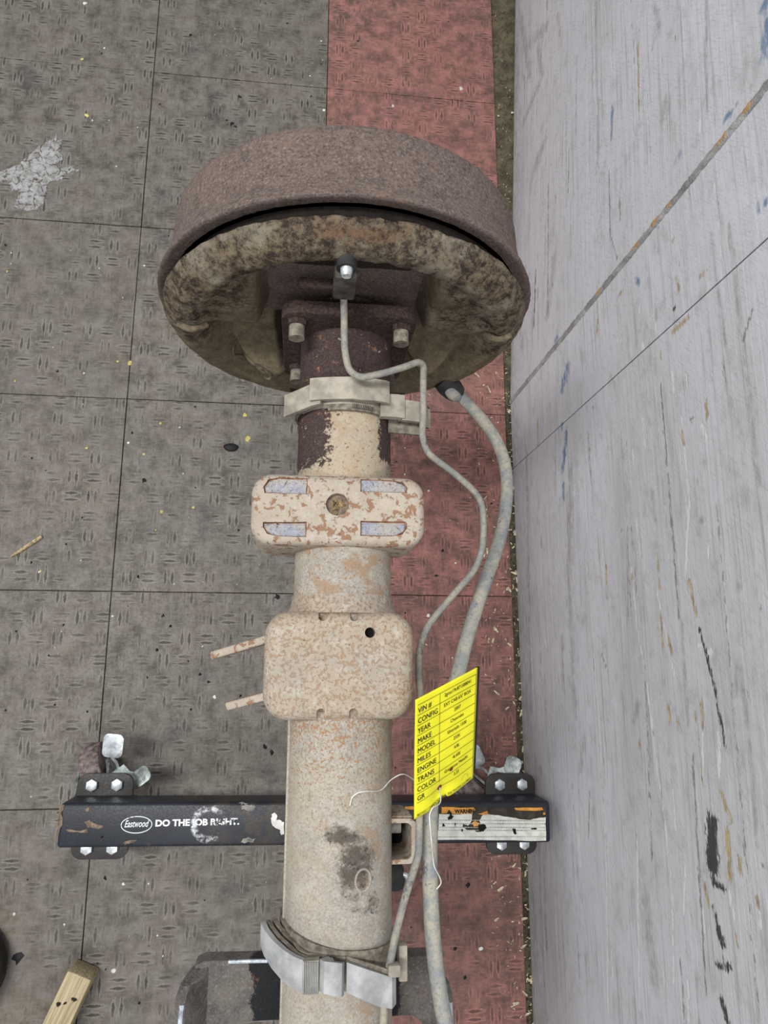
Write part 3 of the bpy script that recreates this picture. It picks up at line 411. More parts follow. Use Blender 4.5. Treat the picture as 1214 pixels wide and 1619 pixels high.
def strip(path, wid, th):
    """a flat band: path of points along one edge, wid = vector(s) across the band, th = thickness (inwards, left of the path in XZ)"""
    n = len(path); V = []
    for i, p in enumerate(path):
        p = Vector(p); t = (Vector(path[min(i+1, n-1)])-Vector(path[max(i-1, 0)]))
        wv = Vector(wid[i] if isinstance(wid, list) else wid); nr = wv.cross(t).normalized()
        if nr.z > 0: nr = -nr
        V.append([p, p+wv, p+wv+nr*th, p+nr*th])
    return grid(V, True, True)
def booled(me, cutters):
    o = bpy.data.objects.new('tmp', me); COL.objects.link(o); tmp = []
    for c in cutters:
        k = bpy.data.objects.new('cut', c); COL.objects.link(k); tmp.append(k)
        md = o.modifiers.new('b', 'BOOLEAN'); md.operation = 'DIFFERENCE'; md.object = k; md.solver = 'EXACT'
    dg = bpy.context.evaluated_depsgraph_get(); dg.update()
    r = bpy.data.meshes.new_from_object(o.evaluated_get(dg))
    for k in tmp+[o]: bpy.data.objects.remove(k)
    return r
def paint(me, name, arr):
    a = me.attributes.new(name, 'FLOAT_COLOR', 'POINT'); c = np.ones((len(me.vertices), 4), np.float32); c[:, :3] = arr; a.data.foreach_set('color', c.ravel())
def coords(me):
    v = np.empty(len(me.vertices)*3, np.float32); me.vertices.foreach_get('co', v); return v.reshape(-1, 3)
def blob(cx, cy, r, n=9, z=.0012, var=.35):
    a0 = random.random()*6; vs = [(cx, cy, z)]
    for k in range(n):
        a = a0+2*math.pi*k/n; q = r*random.uniform(1-var, 1+var); vs.append((cx+q*math.cos(a), cy+q*math.sin(a), .0001))
    return vs, [(0, 1+k, 1+(k+1) % n) for k in range(n)]
def joined(parts):
    V = []; F = []
    for vs, fs in parts:
        n = len(V); V += vs; F += [tuple(i+n for i in f) for f in fs]
    return pyd(V, F)
def text_mesh(body, size, bold=0.0, shear=0.0, spacing=1.0):
    cu = bpy.data.curves.new('t', 'FONT'); cu.body = body; cu.size = size; cu.offset = bold; cu.shear = shear; cu.space_character = spacing; cu.resolution_u = 3
    o = bpy.data.objects.new('t', cu); COL.objects.link(o); dg = bpy.context.evaluated_depsgraph_get(); dg.update()
    me = bpy.data.meshes.new_from_object(o.evaluated_get(dg)); bpy.data.objects.remove(o); return me
def double(me, dx):
    """heavier lettering: the same outlines struck twice, a little apart"""
    c = coords(me); n = len(c); fs = [tuple(p.vertices) for p in me.polygons]; c2 = c+np.array((dx, 0, .0001))
    return pyd(np.concatenate([c, c2]), fs+[tuple(i+n for i in f) for f in fs])
def text_fit(body, x0, x1, y0, y1, bold=0.0, shear=0.0):
    """flat text scaled to fill a box"""
    me = text_mesh(body, 1.0, bold, shear); c = coords(me); lo = c.min(0); hi = c.max(0)
    c[:, 0] = x0+(c[:, 0]-lo[0])/(hi[0]-lo[0])*(x1-x0); c[:, 1] = y0+(c[:, 1]-lo[1])/(hi[1]-lo[1])*(y1-y0)
    me.vertices.foreach_set('co', c.ravel()); me.update(); return me
def st(o): o['kind'] = 'structure'; return o

# ================================================================ setting: floor
floor = st(link('floor', box((-.1, .25, -.036), (2.2, 2.6, .06)), M['concrete'], None, None))
TX = [-1.0675+.2965*k for k in range(4)] ; GX = -.2755
cols = [(-.8685, -.572), (-.572, -.2755), (-.2755, .0215), (.0215, .3250)]
rowsY = [.0995+.297*k for k in range(-3, 5)]
def tile_mesh(w, d): return box((w/2, d/2, -.005), (w-.0012, d-.0012, .010), .0006, 1)
tm = {}
for ci, (x0, x1) in enumerate(cols):
    for y0 in rowsY:
        red = ci == 3; key = (red, round(x1-x0, 4))
        if key not in tm:
            tm[key] = tile_mesh(x1-x0, .297); tm[key].materials.append(M['tile_red' if red else 'tile_grey'])
        o = bpy.data.objects.new('floor_tile', tm[key]); COL.objects.link(o); o.parent = floor
        o.location = (x0, y0, random.uniform(-.0006, 0)); o.rotation_euler = (random.uniform(-.0015, .0015), random.uniform(-.0015, .0015), random.uniform(-.0008, .0008))
# ================================================================ setting: wall
def wx(y): return .3335+(.0475*(y-.419) if y > .419 else 0)
wall = st(link('wall_right', box((.56, .25, .62), (.32, 2.6, 1.26)), M['concrete'], None, None))
kinds = 'TKWBDGO'
mk = D['marks']; NM = len(mk)
for _ in range(150):
    y = random.uniform(-.6, 1.1); z = random.uniform(.015, .85); L_ = random.choice((.02, .04, .08, .16, .3))*random.uniform(.6, 1.4); s_ = random.gauss(0, .035) if random.random() < .8 else random.gauss(0, .5)
    mk.append([random.choice('WWWGGDKT') if L_ < .1 else random.choice('WWGDD'), y, z, y+L_, z+L_*s_, random.choice((.0010, .0013, .0018, .0026)) if L_ < .1 else random.choice((.0010, .0012, .0016))])
MK = np.array([m[1:] for m in mk]); MKK = [m[0] for m in mk]
def panel(y0, y1, z0, z1):
    ny = max(3, int((y1-y0)/.006)); nz = int((z1-z0)/.0026)
    Y, Z = np.meshgrid(np.linspace(y0, y1, ny), np.linspace(z0, z1, nz), indexing='ij')
    X = np.where(Y > .419, .3335+.0475*(Y-.419), .3335)
    F = np.stack([X, Y, Z], -1); edge = np.concatenate([F[:, 0], F[-1, 1:], F[-2::-1, -1], F[0, -2:0:-1]]); n = ny*nz
    idx = np.arange(n).reshape(ny, nz)
    q = np.stack([idx[:-1, :-1], idx[:-1, 1:], idx[1:, 1:], idx[1:, :-1]], -1).reshape(-1, 4)
    ring = np.concatenate([idx[:, 0], idx[-1, 1:], idx[-2::-1, -1], idx[0, -2:0:-1]]); m = len(ring)
    back = edge.copy(); back[:, 0] += .016; bi = np.arange(n, n+m)
    side = np.stack([ring, np.roll(ring, -1), np.roll(bi, -1), bi], -1)
    V = np.concatenate([F.reshape(-1, 3), back])
    me = bpy.data.meshes.new('mesh'); me.from_pydata(V.tolist(), [], q.tolist()+side.tolist()+[bi.tolist()[::-1]]); me.update()
    yy, zz = V[:, 1], V[:, 2]; A = {k: np.zeros(len(V)) for k in kinds}
    for mi, (k, (ya, za, yb, zb, wd)) in enumerate(zip(MKK, MK)):
        amp = (.95 if wd > .004 else .80) if mi < NM else .44+.26*((mi*37) % 11)/10
        sel = np.where((yy > min(ya, yb)-3*wd-.01) & (yy < max(ya, yb)+3*wd+.01) & (zz > min(za, zb)-3*wd-.01) & (zz < max(za, zb)+3*wd+.01))[0]
        if not len(sel): continue
        wd = max(wd, .0016) if k in 'TKB' else wd
        py, pz = yy[sel], zz[sel]; dy, dz = yb-ya, zb-za; L2 = dy*dy+dz*dz+1e-9; t = np.clip(((py-ya)*dy+(pz-za)*dz)/L2, 0, 1)
        d = np.hypot(py-ya-t*dy, pz-za-t*dz)/(wd*1.3); val = amp*np.exp(-d*d*.5) if k not in 'DB' else .62*np.exp(-d*d*.22)
        if L2 < 1e-6: d = np.hypot(py-ya, pz-za)/(wd*1.5); val = .7*np.exp(-d*d*.4)
        A[k][sel] = np.maximum(A[k][sel], val)
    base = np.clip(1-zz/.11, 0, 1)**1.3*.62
    paint(me, 'mark', np.stack([np.maximum(A['T'], A['O']), A['K'], A['W']], -1))
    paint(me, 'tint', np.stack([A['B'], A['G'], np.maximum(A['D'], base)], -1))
    return me
for y0, y1 in ((.4225, 1.45), (.3060, .4155), (-.85, .3045)):
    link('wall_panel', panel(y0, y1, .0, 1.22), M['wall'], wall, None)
# raised, torn strip over the upper seam
zs = np.linspace(0, 1.22, 400); V = []
for z in zs:
    j = rng.normal(0, .0004, 4); xw = .3335
    V.append([(xw+.004, .4140, z), (xw-.0008+j[0], .4150+j[1], z), (xw-.0022+j[2]*.6, .4185, z), (xw-.0010+j[3], .4225+j[1], z), (xw+.004, .4236, z)])
sm = grid(V, True, True); c = coords(sm); mr = np.zeros(len(c))
for z0, h in D['seam_orange']: mr = np.maximum(mr, np.clip(1.2-np.abs(c[:, 2]-z0)/h*.7, 0, 1)*(c[:, 1] > .4165))
paint(sm, 'mark', np.stack([mr, mr*0, mr*0], -1)); o = link('seam_strip', sm, M['strip'], wall, 30)

# ================================================================ rear axle
AX, AZ = .031, .529
axle = empty('rear_axle', (AX, 0, AZ), 'rusty vehicle rear axle half with brake drum and dusty tan tube', 'axle')
# ---- tube, with vertex masks for flaking, freckles and grime
ny, nt = 380, 120; ys = np.linspace(-.50, .280, ny); V = np.empty((ny, nt, 3)); th = np.linspace(0, 2*np.pi, nt, endpoint=False)
R0 = np.interp(ys, [-.5, -.06, .02, .048, .062, .262], [.0385, .0376, .0376, .0372, .0370, .0368])
V[..., 0] = AX+R0[:, None]*np.cos(th); V[..., 1] = ys[:, None]; V[..., 2] = AZ+R0[:, None]*np.sin(th)
me = grid(V, True, True); c = coords(me); X, Y = c[:, 0]-AX, c[:, 1]
def gb(cx, cy, rx, ry): return np.exp(-((X-cx)/rx)**2-((Y-cy)/ry)**2)
flake = np.where(Y > .205, .93, np.where(Y > .136, .42, 0.0))
mid = (Y > .132) & (Y <= .205)
flake = np.where(mid, np.clip(.20+.55*np.clip((-.008-X)/.012, 0, 1)*np.clip((Y-.138)/.012, 0, 1)+.6*np.clip((X-.022)/.006, 0, 1)*np.clip((Y-.145)/.012, 0, 1), 0, .85), flake)
freck = np.interp(Y, [-.3, -.2, -.13, -.07, -.03, 0, .05, .07, .13, .2], [.18, .15, .22, .50, .72, .55, .45, .40, .3, .2])*np.interp(X, [-.037, 0, .037], [1.05, 1, .9])
grime = np.clip(.95*gb(-.002, -.113, .013, .007)+.95*gb(.012, -.128, .016, .013)+.7*gb(.006, -.141, .013, .010)+.6*gb(.010, -.157, .012, .009)+.5*gb(-.024, -.09, .008, .006)+.5*gb(.024, -.16, .007, .012)+.85*gb(.001, -.238, .009, .009), 0, 1)
brown = np.clip(np.interp(Y, [-.5, -.17, -.10, .0, .04, .07, .13], [.1, .1, .35, .3, .9, 1, .8])+.9*gb(.012, -.225, .02, .013)+.6*gb(.02, -.13, .016, .03), 0, 1)
paint(me, 'mark', np.stack([flake, freck, grime], -1)); paint(me, 'tint', np.stack([brown, brown*0, brown*0], -1))
tube = link('axle_tube', me, M['tube'], axle, 60)
link('weld_seam', sweep([(AX-.0372, -.5+.012*i, AZ+.008+.0004*math.sin(i*2.1)) for i in range(40)], .0012, 8, 3), M['tube'], tube)
# ring of old plug weld on the tube
link('plug_ring', sweep([(AX+.0145+.0052*math.cos(a), -.142+.0068*math.sin(a), AZ+math.sqrt(.0376**2-(.0145+.0052*math.cos(a))**2)) for a in np.linspace(0, 2*math.pi, 25)], .0008, 8, 2), M['tube'], tube)
# ---- brake drum
prof = [(.2915, .1400), (.2892, .1475), (.2890, .1500), (.2897, .1511), (.2925, .1506), (.2965, .1489), (.3010, .1468), (.3060, .1448), (.3120, .1432), (.328, .1414), (.344, .1405), (.3495, .1390), (.3525, .1358), (.3535, .1300), (.3535, .07), (.3535, .03)]
prof = [(y-.0022, r) for y, r in prof]
pp = []
for (a, b), (a2, b2) in zip(prof[:-1], prof[1:]):
    k = max(1, int(math.hypot(a2-a, b2-b)/.004));
    if b2 < .1: k = 4
    pp += [(a+(a2-a)*i/k, b+(b2-b)*i/k) for i in range(k)]
pp.append(prof[-1])
drum = link('brake_drum', lathe_y(pp, AX, AZ-.001, 220, .00022), M['drum'], axle, 50)
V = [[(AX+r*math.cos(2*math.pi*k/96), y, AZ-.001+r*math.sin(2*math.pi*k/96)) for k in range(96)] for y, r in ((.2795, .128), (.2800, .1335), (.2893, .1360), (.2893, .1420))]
link('gap_shade', grid(V, True), M['gap'], drum, 50)  # ring carrying the painted shade between drum and plate
# ---- backing plate as a pressed, crusted relief
CZ = .5265
def relief(r, a):
    x = r*np.cos(a); z = r*np.sin(a)
    t = np.clip((.147-r)/.042, 0, 1); h = .0165*np.sin(np.pi*np.clip(t*1.02, 0, 1))**.8*(r > .1035)
    h = h+np.where(r > .1440, -.0045*np.clip((r-.1440)/.003, 0, 1)**2, 0)
    inner = 1/(1+np.exp((r-.106)/.003))
    def edge(d, wd=.007): t = np.clip(-d/wd, 0, 1); return t*t*(3-2*t)
    def boxd(x0, x1, z0, z1, q=.012):
        dx = np.abs(x-(x0+x1)/2)-(x1-x0)/2+q; dz = np.abs(z-(z0+z1)/2)-(z1-z0)/2+q
        return np.hypot(np.maximum(dx, 0), np.maximum(dz, 0))+np.minimum(np.maximum(dx, dz), 0)-q
    def trid(*p):
        d = np.full(x.shape, -9.0)
        for (ax, az), (bx, bz) in zip(p, p[1:]+p[:1]):
            L_ = math.hypot(bx-ax, bz-az); d = np.maximum(d, ((z-az)*(bx-ax)-(x-ax)*(bz-az))/L_)
        return d
    lob = .013*edge(boxd(-.112, -.020, -.098, -.004, .02), .010)
    lob = np.maximum(lob, .013*edge(boxd(.030, .112, -.085, -.002, .02), .010))
    lob = np.maximum(lob, .0265*edge(boxd(-.130, -.062, .000, .088, .016), .009)); lob = np.maximum(lob, .0265*edge(boxd(.054, .130, .002, .095, .016), .009))
    lob = np.maximum(lob, .044*edge(trid((-.062, -.134), (-.112, -.012), (-.020, -.030)), .026)**.8)
    lob = np.maximum(lob, .041*edge(trid((.072, -.106), (.038, -.016), (.116, -.012)), .024)**.8)
    lob = np.maximum(lob, .012*edge(boxd(-.060, .050, .072, .102, .008), .006))
    return np.where(r > .1035, np.maximum(np.maximum(h, -.016*inner), np.where(r < .142, lob-.016, -1)), lob-.016)
nr, na = 110, 300; rr = np.concatenate([np.linspace(.020, .134, 80), np.linspace(.1352, .147, 30)]); aa = np.linspace(0, 2*np.pi, na, endpoint=False)
Rg, Ag = np.meshgrid(rr, aa, indexing='ij'); Hh = relief(Rg, Ag)
# blur a little, then crust noise
for _ in range(3): Hh[1:-1] = (Hh[:-2]+2*Hh[1:-1]+Hh[2:])/4; Hh = (np.roll(Hh, 1, 1)+2*Hh+np.roll(Hh, -1, 1))/4
from mathutils import noise as mn
PX_, PZ_ = Rg*np.cos(Ag), Rg*np.sin(Ag)
cr = np.array([mn.fractal(Vector((x*90, z*90, 1.3)), .9, 2.1, 5) for x, z in zip(PX_.ravel(), PZ_.ravel())]).reshape(Rg.shape)
rimw = np.clip((Rg-.098)/.012, 0, 1)*np.clip((PZ_+.03)/.04, .25, 1)
Hh = Hh+cr*(.0006+.0013*rimw)
V = np.stack([AX+PX_, .2765-Hh, CZ+PZ_], -1)
me = grid(V, True, False, True)
# thickness: turn the edge back towards the drum
bm = bmesh.new(); bm.from_mesh(me); ed = [e for e in bm.edges if e.is_boundary and (Vector((e.verts[0].co.x-AX, 0, e.verts[0].co.z-CZ)).length > .1)]
ex = bmesh.ops.extrude_edge_only(bm, edges=ed); vs = [v for v in ex['geom'] if isinstance(v, bmesh.types.BMVert)]
for v in vs: v.co.y = .2800; v.co.x = AX+(v.co.x-AX)*.95; v.co.z = CZ+(v.co.z-CZ)*.95
me = from_bm(bm); c = coords(me); x, z = c[:, 0]-AX, c[:, 2]-CZ; r = np.hypot(x, z)
rimm = np.clip((r-.100)/.012, 0, 1)*np.clip((z+.045)/.06, 0, 1)+.7*np.exp(-((x-.085)/.04)**2-((z-.04)/.04)**2)+.6*np.exp(-((x+.085)/.03)**2-((z-.045)/.03)**2)
shadem = np.clip((.062-np.abs(x+.004))/.012, 0, 1)*np.clip((z+.07)/.05, 0, 1)*(1-np.clip((r-.106)/.010, 0, 1))+.75*np.clip((-.100-z-.25*np.abs(np.abs(x)-.062))/.012, 0, 1)*(r < .135)*(np.hypot((x+.06)/.6, z+.105) > .022)  # shade of the recess and lower rim, painted into the plate colour
rust = .50*np.exp(-(((z-.140)/.008)**2))*np.exp(-(x/.045)**4)+.8*np.exp(-((x-.128)/.012)**2-((z+.05)/.018)**2)
paint(me, 'mark', np.stack([np.clip(rimm, 0, 1), np.clip(shadem, 0, 1), np.clip(rust, 0, 1)], -1))
plate = link('backing_plate', me, M['plate'], axle, 70)
# adjuster ledges, plug ring on the plate
def on_plate(x, z, lift=0):
    r = math.hypot(x, z); a = math.atan2(z, x) % (2*math.pi); i = int(np.argmin(np.abs(rr-r))); j = int(round(a/(2*math.pi)*na)) % na
    return Vector((AX+x, .2765-Hh[i, j]-lift, CZ+z))
for (xa, za, xb, zb) in ((-.134, .017, -.112, .010), (.112, .023, .132, .029)):
    link('slot_ledge', sweep([on_plate(xa, za, .002), on_plate((xa+xb)/2, (za+zb)/2, .0035), on_plate(xb, zb, .002)], .0028, 10, 4), M['plate_dust'], plate)
link('plug_rim', sweep([on_plate(-.080+.017*math.cos(a), -.052+.012*math.sin(a), .0005) for a in np.linspace(0, 2*math.pi, 33)], .0014, 8, 2), M['plate_dust'], plate)
# wheel cylinder fitting
f0 = Vector(D['brake_line'][0])
fit = link('wheel_cylinder_fitting', box((f0.x, .258, f0.z+.014), (.0155, .016, .030), .002, 2), M['fitting'], plate)
link('bleeder_screw', sweep([(f0.x, .262, f0.z+.034), (f0.x, .252, f0.z+.034), (f0.x, .2485, f0.z+.034)], lambda t: .0042 if t < .7 else .0032, 12, 3, False), M['zinc'], fit)
link('rubber_cap', sweep([(f0.x, .268, f0.z+.034), (f0.x, .254, f0.z+.034)], .0068, 14, 2, False), M['rubber'], fit)
link('cylinder_bolt', box((f0.x-.019, .2620, f0.z-.002), (.026, .008, .006), .0015), M['drum_dark'], fit)
# flange with its four bolts
fl = prism(rrect(0, 0, .103, .122, .012), 0, .010, .001); fl.transform(Matrix.Translation((AX, .263, AZ-.004)) @ Matrix.Rotation(math.pi/2, 4, 'X'))
flange = link('axle_flange', fl, M['drum_dark'], axle, 30)
for sx in (-1, 1):
    for sz in (-1, 1):
        b = link('flange_bolt', sweep([(AX+sx*.0398, .258, AZ+.001+sz*.0425), (AX+sx*.0398, .2385, AZ+.001+sz*.0425)], lambda t: .0057+.0006*math.sin(t*40), 14, 14, False), M['clip_dark'], flange)
        link('flange_nut', cyl((AX+sx*.0398, .2515, AZ+.001+sz*.0425), .0078, .006, 'Y', 6, .0006), M['drum_dark'], flange)
# ---- bump stop pad
PT = .5735
body = box((AX-.0056, .1075, PT-.029), (.126, .052, .058), 0)
bm = bmesh.new(); bm.from_mesh(body)
bmesh.ops.bevel(bm, geom=[e for e in bm.edges if abs((e.verts[0].co-e.verts[1].co).z) > .01], offset=.0145, segments=6, profile=.5, affect='EDGES')
top = [e for e in bm.edges if all(v.co.z > PT-.001 for v in e.verts) and len(e.link_faces) == 2 and any(abs(f.normal.z) < .5 for f in e.link_faces)]
bmesh.ops.bevel(bm, geom=top, offset=.007, segments=4, profile=.5, affect='EDGES')
me = from_bm(bm)
wins = [(-.0292, .0022, .1184, .1306, 'l'), (.0406, .0754, .1214, .1312, 'r'), (-.0286, .0022, .0872, .0983, 'l'), (.0408, .0750, .0889, .1000, 'r')]
wins = [(a, b, cc-.0005, d-.0005, s) for a, b, cc, d, s in wins]
def win_poly(a, b, cc, d, s, g=0):
    L = b-a; P_ = [(a-g, cc-g), (b+g, cc-g), (b+g, d+g), (a-g, d+g)]; k = .35*L; q = .60*(d-cc)
    up = cc > .11
    if s == 'l':
        P_ = [(a+.001-g, cc-g), (b+g, cc-g), (b+g, d+g), (a+k, d+g), (a+.3*k-g, d-.25*q+g), (a-g, d-q)] if up else [(a-g, d+g-.001), (a-g, cc+q), (a+.3*k-g, cc+.25*q-g), (a+k, cc-g), (b+g, cc-g), (b+g, d+g)]
    else:
        P_ = [(a-g, cc-g), (b-.001+g, cc-g), (b+g, cc+.4*(d-cc)), (b-.3*k+g, d-.25*q+g), (b-k, d+g), (a-g, d+g)] if up else [(a-g, cc-g), (b-k, cc-g), (b-.3*k+g, cc+.25*q-g), (b+g, cc+.6*(d-cc)), (b-.001+g, d+g), (a-g, d+g)]
    return P_
cut = [prism(win_poly(*w_), PT-.0032, PT+.01) for w_ in wins]+[cyl((.0240, .1110, PT), .0083, .016, 'Z', 28)]
me = booled(me, cut)
pad1 = link('bump_stop_pad', me, M['bump_pad'], axle, 40)
for w_ in wins:
    link('rusty_weld_edge', prism(win_poly(*w_, .0004), PT-.0044, PT-.0024), M['rust_edge'], pad1, 30)
    pl = win_poly(*w_, -.0008); n_ = 10
    bm = bmesh.new(); vs = [bm.verts.new((x, y, PT-.0022)) for x, y in jag(pl, 3, .0003)]; bm.faces.new(vs)
    bmesh.ops.triangulate(bm, faces=bm.faces); bmesh.ops.subdivide_edges(bm, edges=bm.edges, cuts=2)
    for v in bm.verts:
        if not v.is_boundary: v.co.z += random.uniform(-.0004, .0018)
    ed = [e for e in bm.edges if e.is_boundary]; ex = bmesh.ops.extrude_edge_only(bm, edges=ed)
    for v in ex['geom']:
        if isinstance(v, bmesh.types.BMVert): v.co.z = PT-.0042
    link('weld_fill', from_bm(bm), M['weld'], pad1, 60)
dbs = []
for k in range(26):
    a = random.uniform(0, 6.28); q = random.uniform(0, .0058); x, y = .0240+q*math.cos(a), .1110+q*math.sin(a); an = random.uniform(0, 3.14); L_ = random.uniform(.002, .005); wd = .0005; zz = PT-.0055+random.uniform(0, .002)
    dx, dy = math.cos(an)*L_/2, math.sin(an)*L_/2; ex_, ey_ = -math.sin(an)*wd, math.cos(an)*wd
    dbs.append(([(x-dx-ex_, y-dy-ey_, zz), (x+dx-ex_, y+dy-ey_, zz+.0004), (x+dx+ex_, y+dy+ey_, zz+.0006), (x-dx+ex_, y-dy+ey_, zz), (x, y, zz-.001)], [(0, 1, 2, 3), (0, 4, 1), (1, 4, 2), (2, 4, 3), (3, 4, 0)]))
o = link('packed_debris', joined(dbs), M['debris'], pad1); o['kind'] = 'stuff'
link('debris_bed', cyl((.0240, .1110, PT-.0066), .0082, .003, 'Z', 24), M['tan_scuff'], pad1)
# ---- lower saddle pad
S2 = .5725
bm = bmesh.new(); tmp = box((.0276, -.0022, S2-.027), (.1050, .0745, .054), 0); bm.from_mesh(tmp)
bmesh.ops.bevel(bm, geom=[e for e in bm.edges if abs((e.verts[0].co-e.verts[1].co).z) > .01], offset=.0175, segments=8, profile=.5, affect='EDGES')
top = [e for e in bm.edges if all(v.co.z > S2-.001 for v in e.verts) and any(abs(f.normal.z) < .5 for f in e.link_faces)]
bmesh.ops.bevel(bm, geom=top, offset=.010, segments=5, profile=.5, affect='EDGES')
me = from_bm(bm)
slots = []
for x, y, sgn in ((.0150, .0310, 1), (.0371, .0310, 1), (.0150, -.0345, -1), (.0372, -.0345, -1)):
    slots.append(prism(rrect(x, y+sgn*.002, .0056, .0105, .0026, 4), S2-.0085, S2+.01))
me = booled(me, slots+[cyl((.0483, .0200, S2), .0037, .03, 'Z', 24)])
pad2 = link('saddle_pad', me, M['saddle_pad'], axle, 40)
link('hole_floor', cyl((.0483, .0200, S2-.0090), .0038, .002, 'Z', 20), M['hole'], pad2)  # disc coloured near black for the shade inside the hole
# skirt fillet from the tube up to the saddle pad
link('pad_collar', lathe_y([(.033, .0375), (.034, .0425), (.040, .0392), (.048, .0376)], AX, AZ, 80), M['saddle_pad'], pad2, 60)
# two flat bracket arms under the pad
for (xa, ya, za), (xb, yb, zb) in (((-.018, .0182, .536), (-.0655, .0040, .530)), ((-.016, -.0225, .536), (-.0525, -.0322, .532))):
    a, b = Vector((xa, ya, za)), Vector((xb, yb, zb)); d = (b-a).normalized(); s_ = Vector((-d.y, d.x, 0)).normalized()*.0027; dn = Vector((0, 0, -.034))
    vs = [a-s_, a+s_, b+s_, b-s_, a-s_+dn, a+s_+dn, b+s_+dn*.8, b-s_+dn*.8]
    bm = bmesh.new(); q = [bm.verts.new(v) for v in vs]
    for f in ((0, 1, 2, 3), (4, 7, 6, 5), (0, 4, 5, 1), (1, 5, 6, 2), (2, 6, 7, 3), (3, 7, 4, 0)): bm.faces.new([q[i] for i in f])
    bmesh.ops.bevel(bm, geom=bm.edges[:], offset=.0006, segments=2, affect='EDGES'); link('bracket_arm', from_bm(bm), M['bump_pad'], axle, 40)
# ---- brake line and parking brake cable
link('brake_line', sweep(D['brake_line'], .00262, 14, 8), M['line'], axle, 180)
cable = link('parking_brake_cable', sweep(D['cable'], .0056, 18, 8), M['cable'], axle, 180)
c0, c1 = Vector(D['cable'][0]), Vector(D['cable'][2]); dr = (c1-c0).normalized()
link('cable_boot', sweep([c0-dr*.006, c0+dr*.002, c0+dr*.010, c0+dr*.017, c0+dr*.0185], lambda t: [.0098, .0112, .0106, .0086, .0066][min(4, int(t*4+.5))], 20, 1, False), M['rubber'], cable, 60)
# crimped ferrules beside the square bracket
cp = [Vector(p) for p in D['cable']]
k0 = Vector(cp[12]); k1 = Vector(cp[13])
link('cable_ferrule', sweep([k0+(k1-k0)*-.12, k0+(k1-k0)*-.08, k0+(k1-k0)*-.06, k0+(k1-k0)*.92, k0+(k1-k0)*.94, k0+(k1-k0)*1.0], lambda t: [.0066, .0078, .0070, .0070, .0078, .0064][int(t*5+.5)], 20, 1, False), M['tube_plain'] if 'tube_plain' in M else M['bump_pad'], cable, 50)
bl = [Vector(p) for p in D['brake_line']]; a, b = bl[22], bl[23]
link('line_clip', box(((a.x+b.x)/2-.0002, (a.y+b.y)/2, (a.z+b.z)/2), (.0078, abs(a.y-b.y)+.003, .0072), .0016), M['bump_pad'], axle)
link('clip_window', prism(rrect((a.x+b.x)/2, (a.y+b.y)/2, .0042, .0100, .0018, 4), (a.z+b.z)/2+.0030, (a.z+b.z)/2+.0042, .0003), M['galv'], axle)
bm = bmesh.new(); bm_box(bm, (cp[12].x+.012, cp[12].y+.006, cp[12].z-.004), (.012, .014, .004), .001); link('ferrule_lug', from_bm(bm), M['drum_dark'], cable)
link('lug_screw', cyl((cp[12].x+.0125, cp[12].y+.0065, cp[12].z-.001), .0035, .005, 'Z', 12, .0006), M['galv'], cable)
# ---- square bracket loop beside the tube
bx0, bx1, by0, by1 = .0600, .0862, -.1400, -.1098
out = rrect((bx0+bx1)/2, (by0+by1)/2, bx1-bx0, by1-by0, .006, 5)
inn = rrect((bx0+bx1)/2-.0006, (by0+by1)/2, bx1-bx0-.0066, by1-by0-.0060, .0036, 5)
n = len(out); zt, zb_ = .5365, .488
vs = [(x, y, zt) for x, y in out]+[(x, y, zt) for x, y in inn]+[(x, y, zb_) for x, y in out]+[(x, y, zb_) for x, y in inn]; fs = []
for i in range(n):
    j = (i+1) % n; fs += [(i, j, n+j, n+i), (2*n+i, 2*n+n+i, 2*n+n+j, 2*n+j), (i, 2*n+i, 2*n+j, j), (n+i, n+j, 3*n+j, 3*n+i)]
br = link('cable_bracket', pyd(vs, fs), M['bump_pad'], axle, 40)
for k in range(6): link('bracket_rib', box((.0745, by1+.0004, zt-.004-.0045*k), (.018, .0016, .0016), .0005, 1), M['bump_pad'], br)
link('bracket_tongue', box((.0700, -.1185, .5225), (.014, .008, .003), .001), M['galv'], br)
link('bracket_floor', box((.0728, -.1249, .4895), (.020, .026, .002)), M['hole'], br)
# ---- upper band clip
def arc_band(x0, x1, rad, y0, y1, th, lift=None, n=28, mat='clip', name='band', par=None, cx=AX, skew=0):
    path = []
    for i in range(n+1):
        x = x0+(x1-x0)*i/n; u = np.clip((x-cx)/rad, -.97, .97); z = AZ+rad*math.sqrt(1-u*u)
        if lift: z += lift(x)
        path.append((x, y1+skew*(x-AX), z))
    return path, strip(path, (0, y0-y1, 0), th)
YU0, YU1 = .1890, .2060
_, me = arc_band(-.0045, .0670, .0405, YU0-.001, YU1-.002, .0030)
clipU = link('line_retaining_band', me, M['clip'], axle, 50)
path = [(x, y, z) for x, y, z in ((-.0173, .2030, .5460), (-.0120, .2035, .5515), (-.004, .2042, .5600), (.004, .2052, .5675), (.010, .2058, .5705))]
link('band_end', strip(path, (0, -.0175, 0), .0035), M['clip'], clipU, 50)
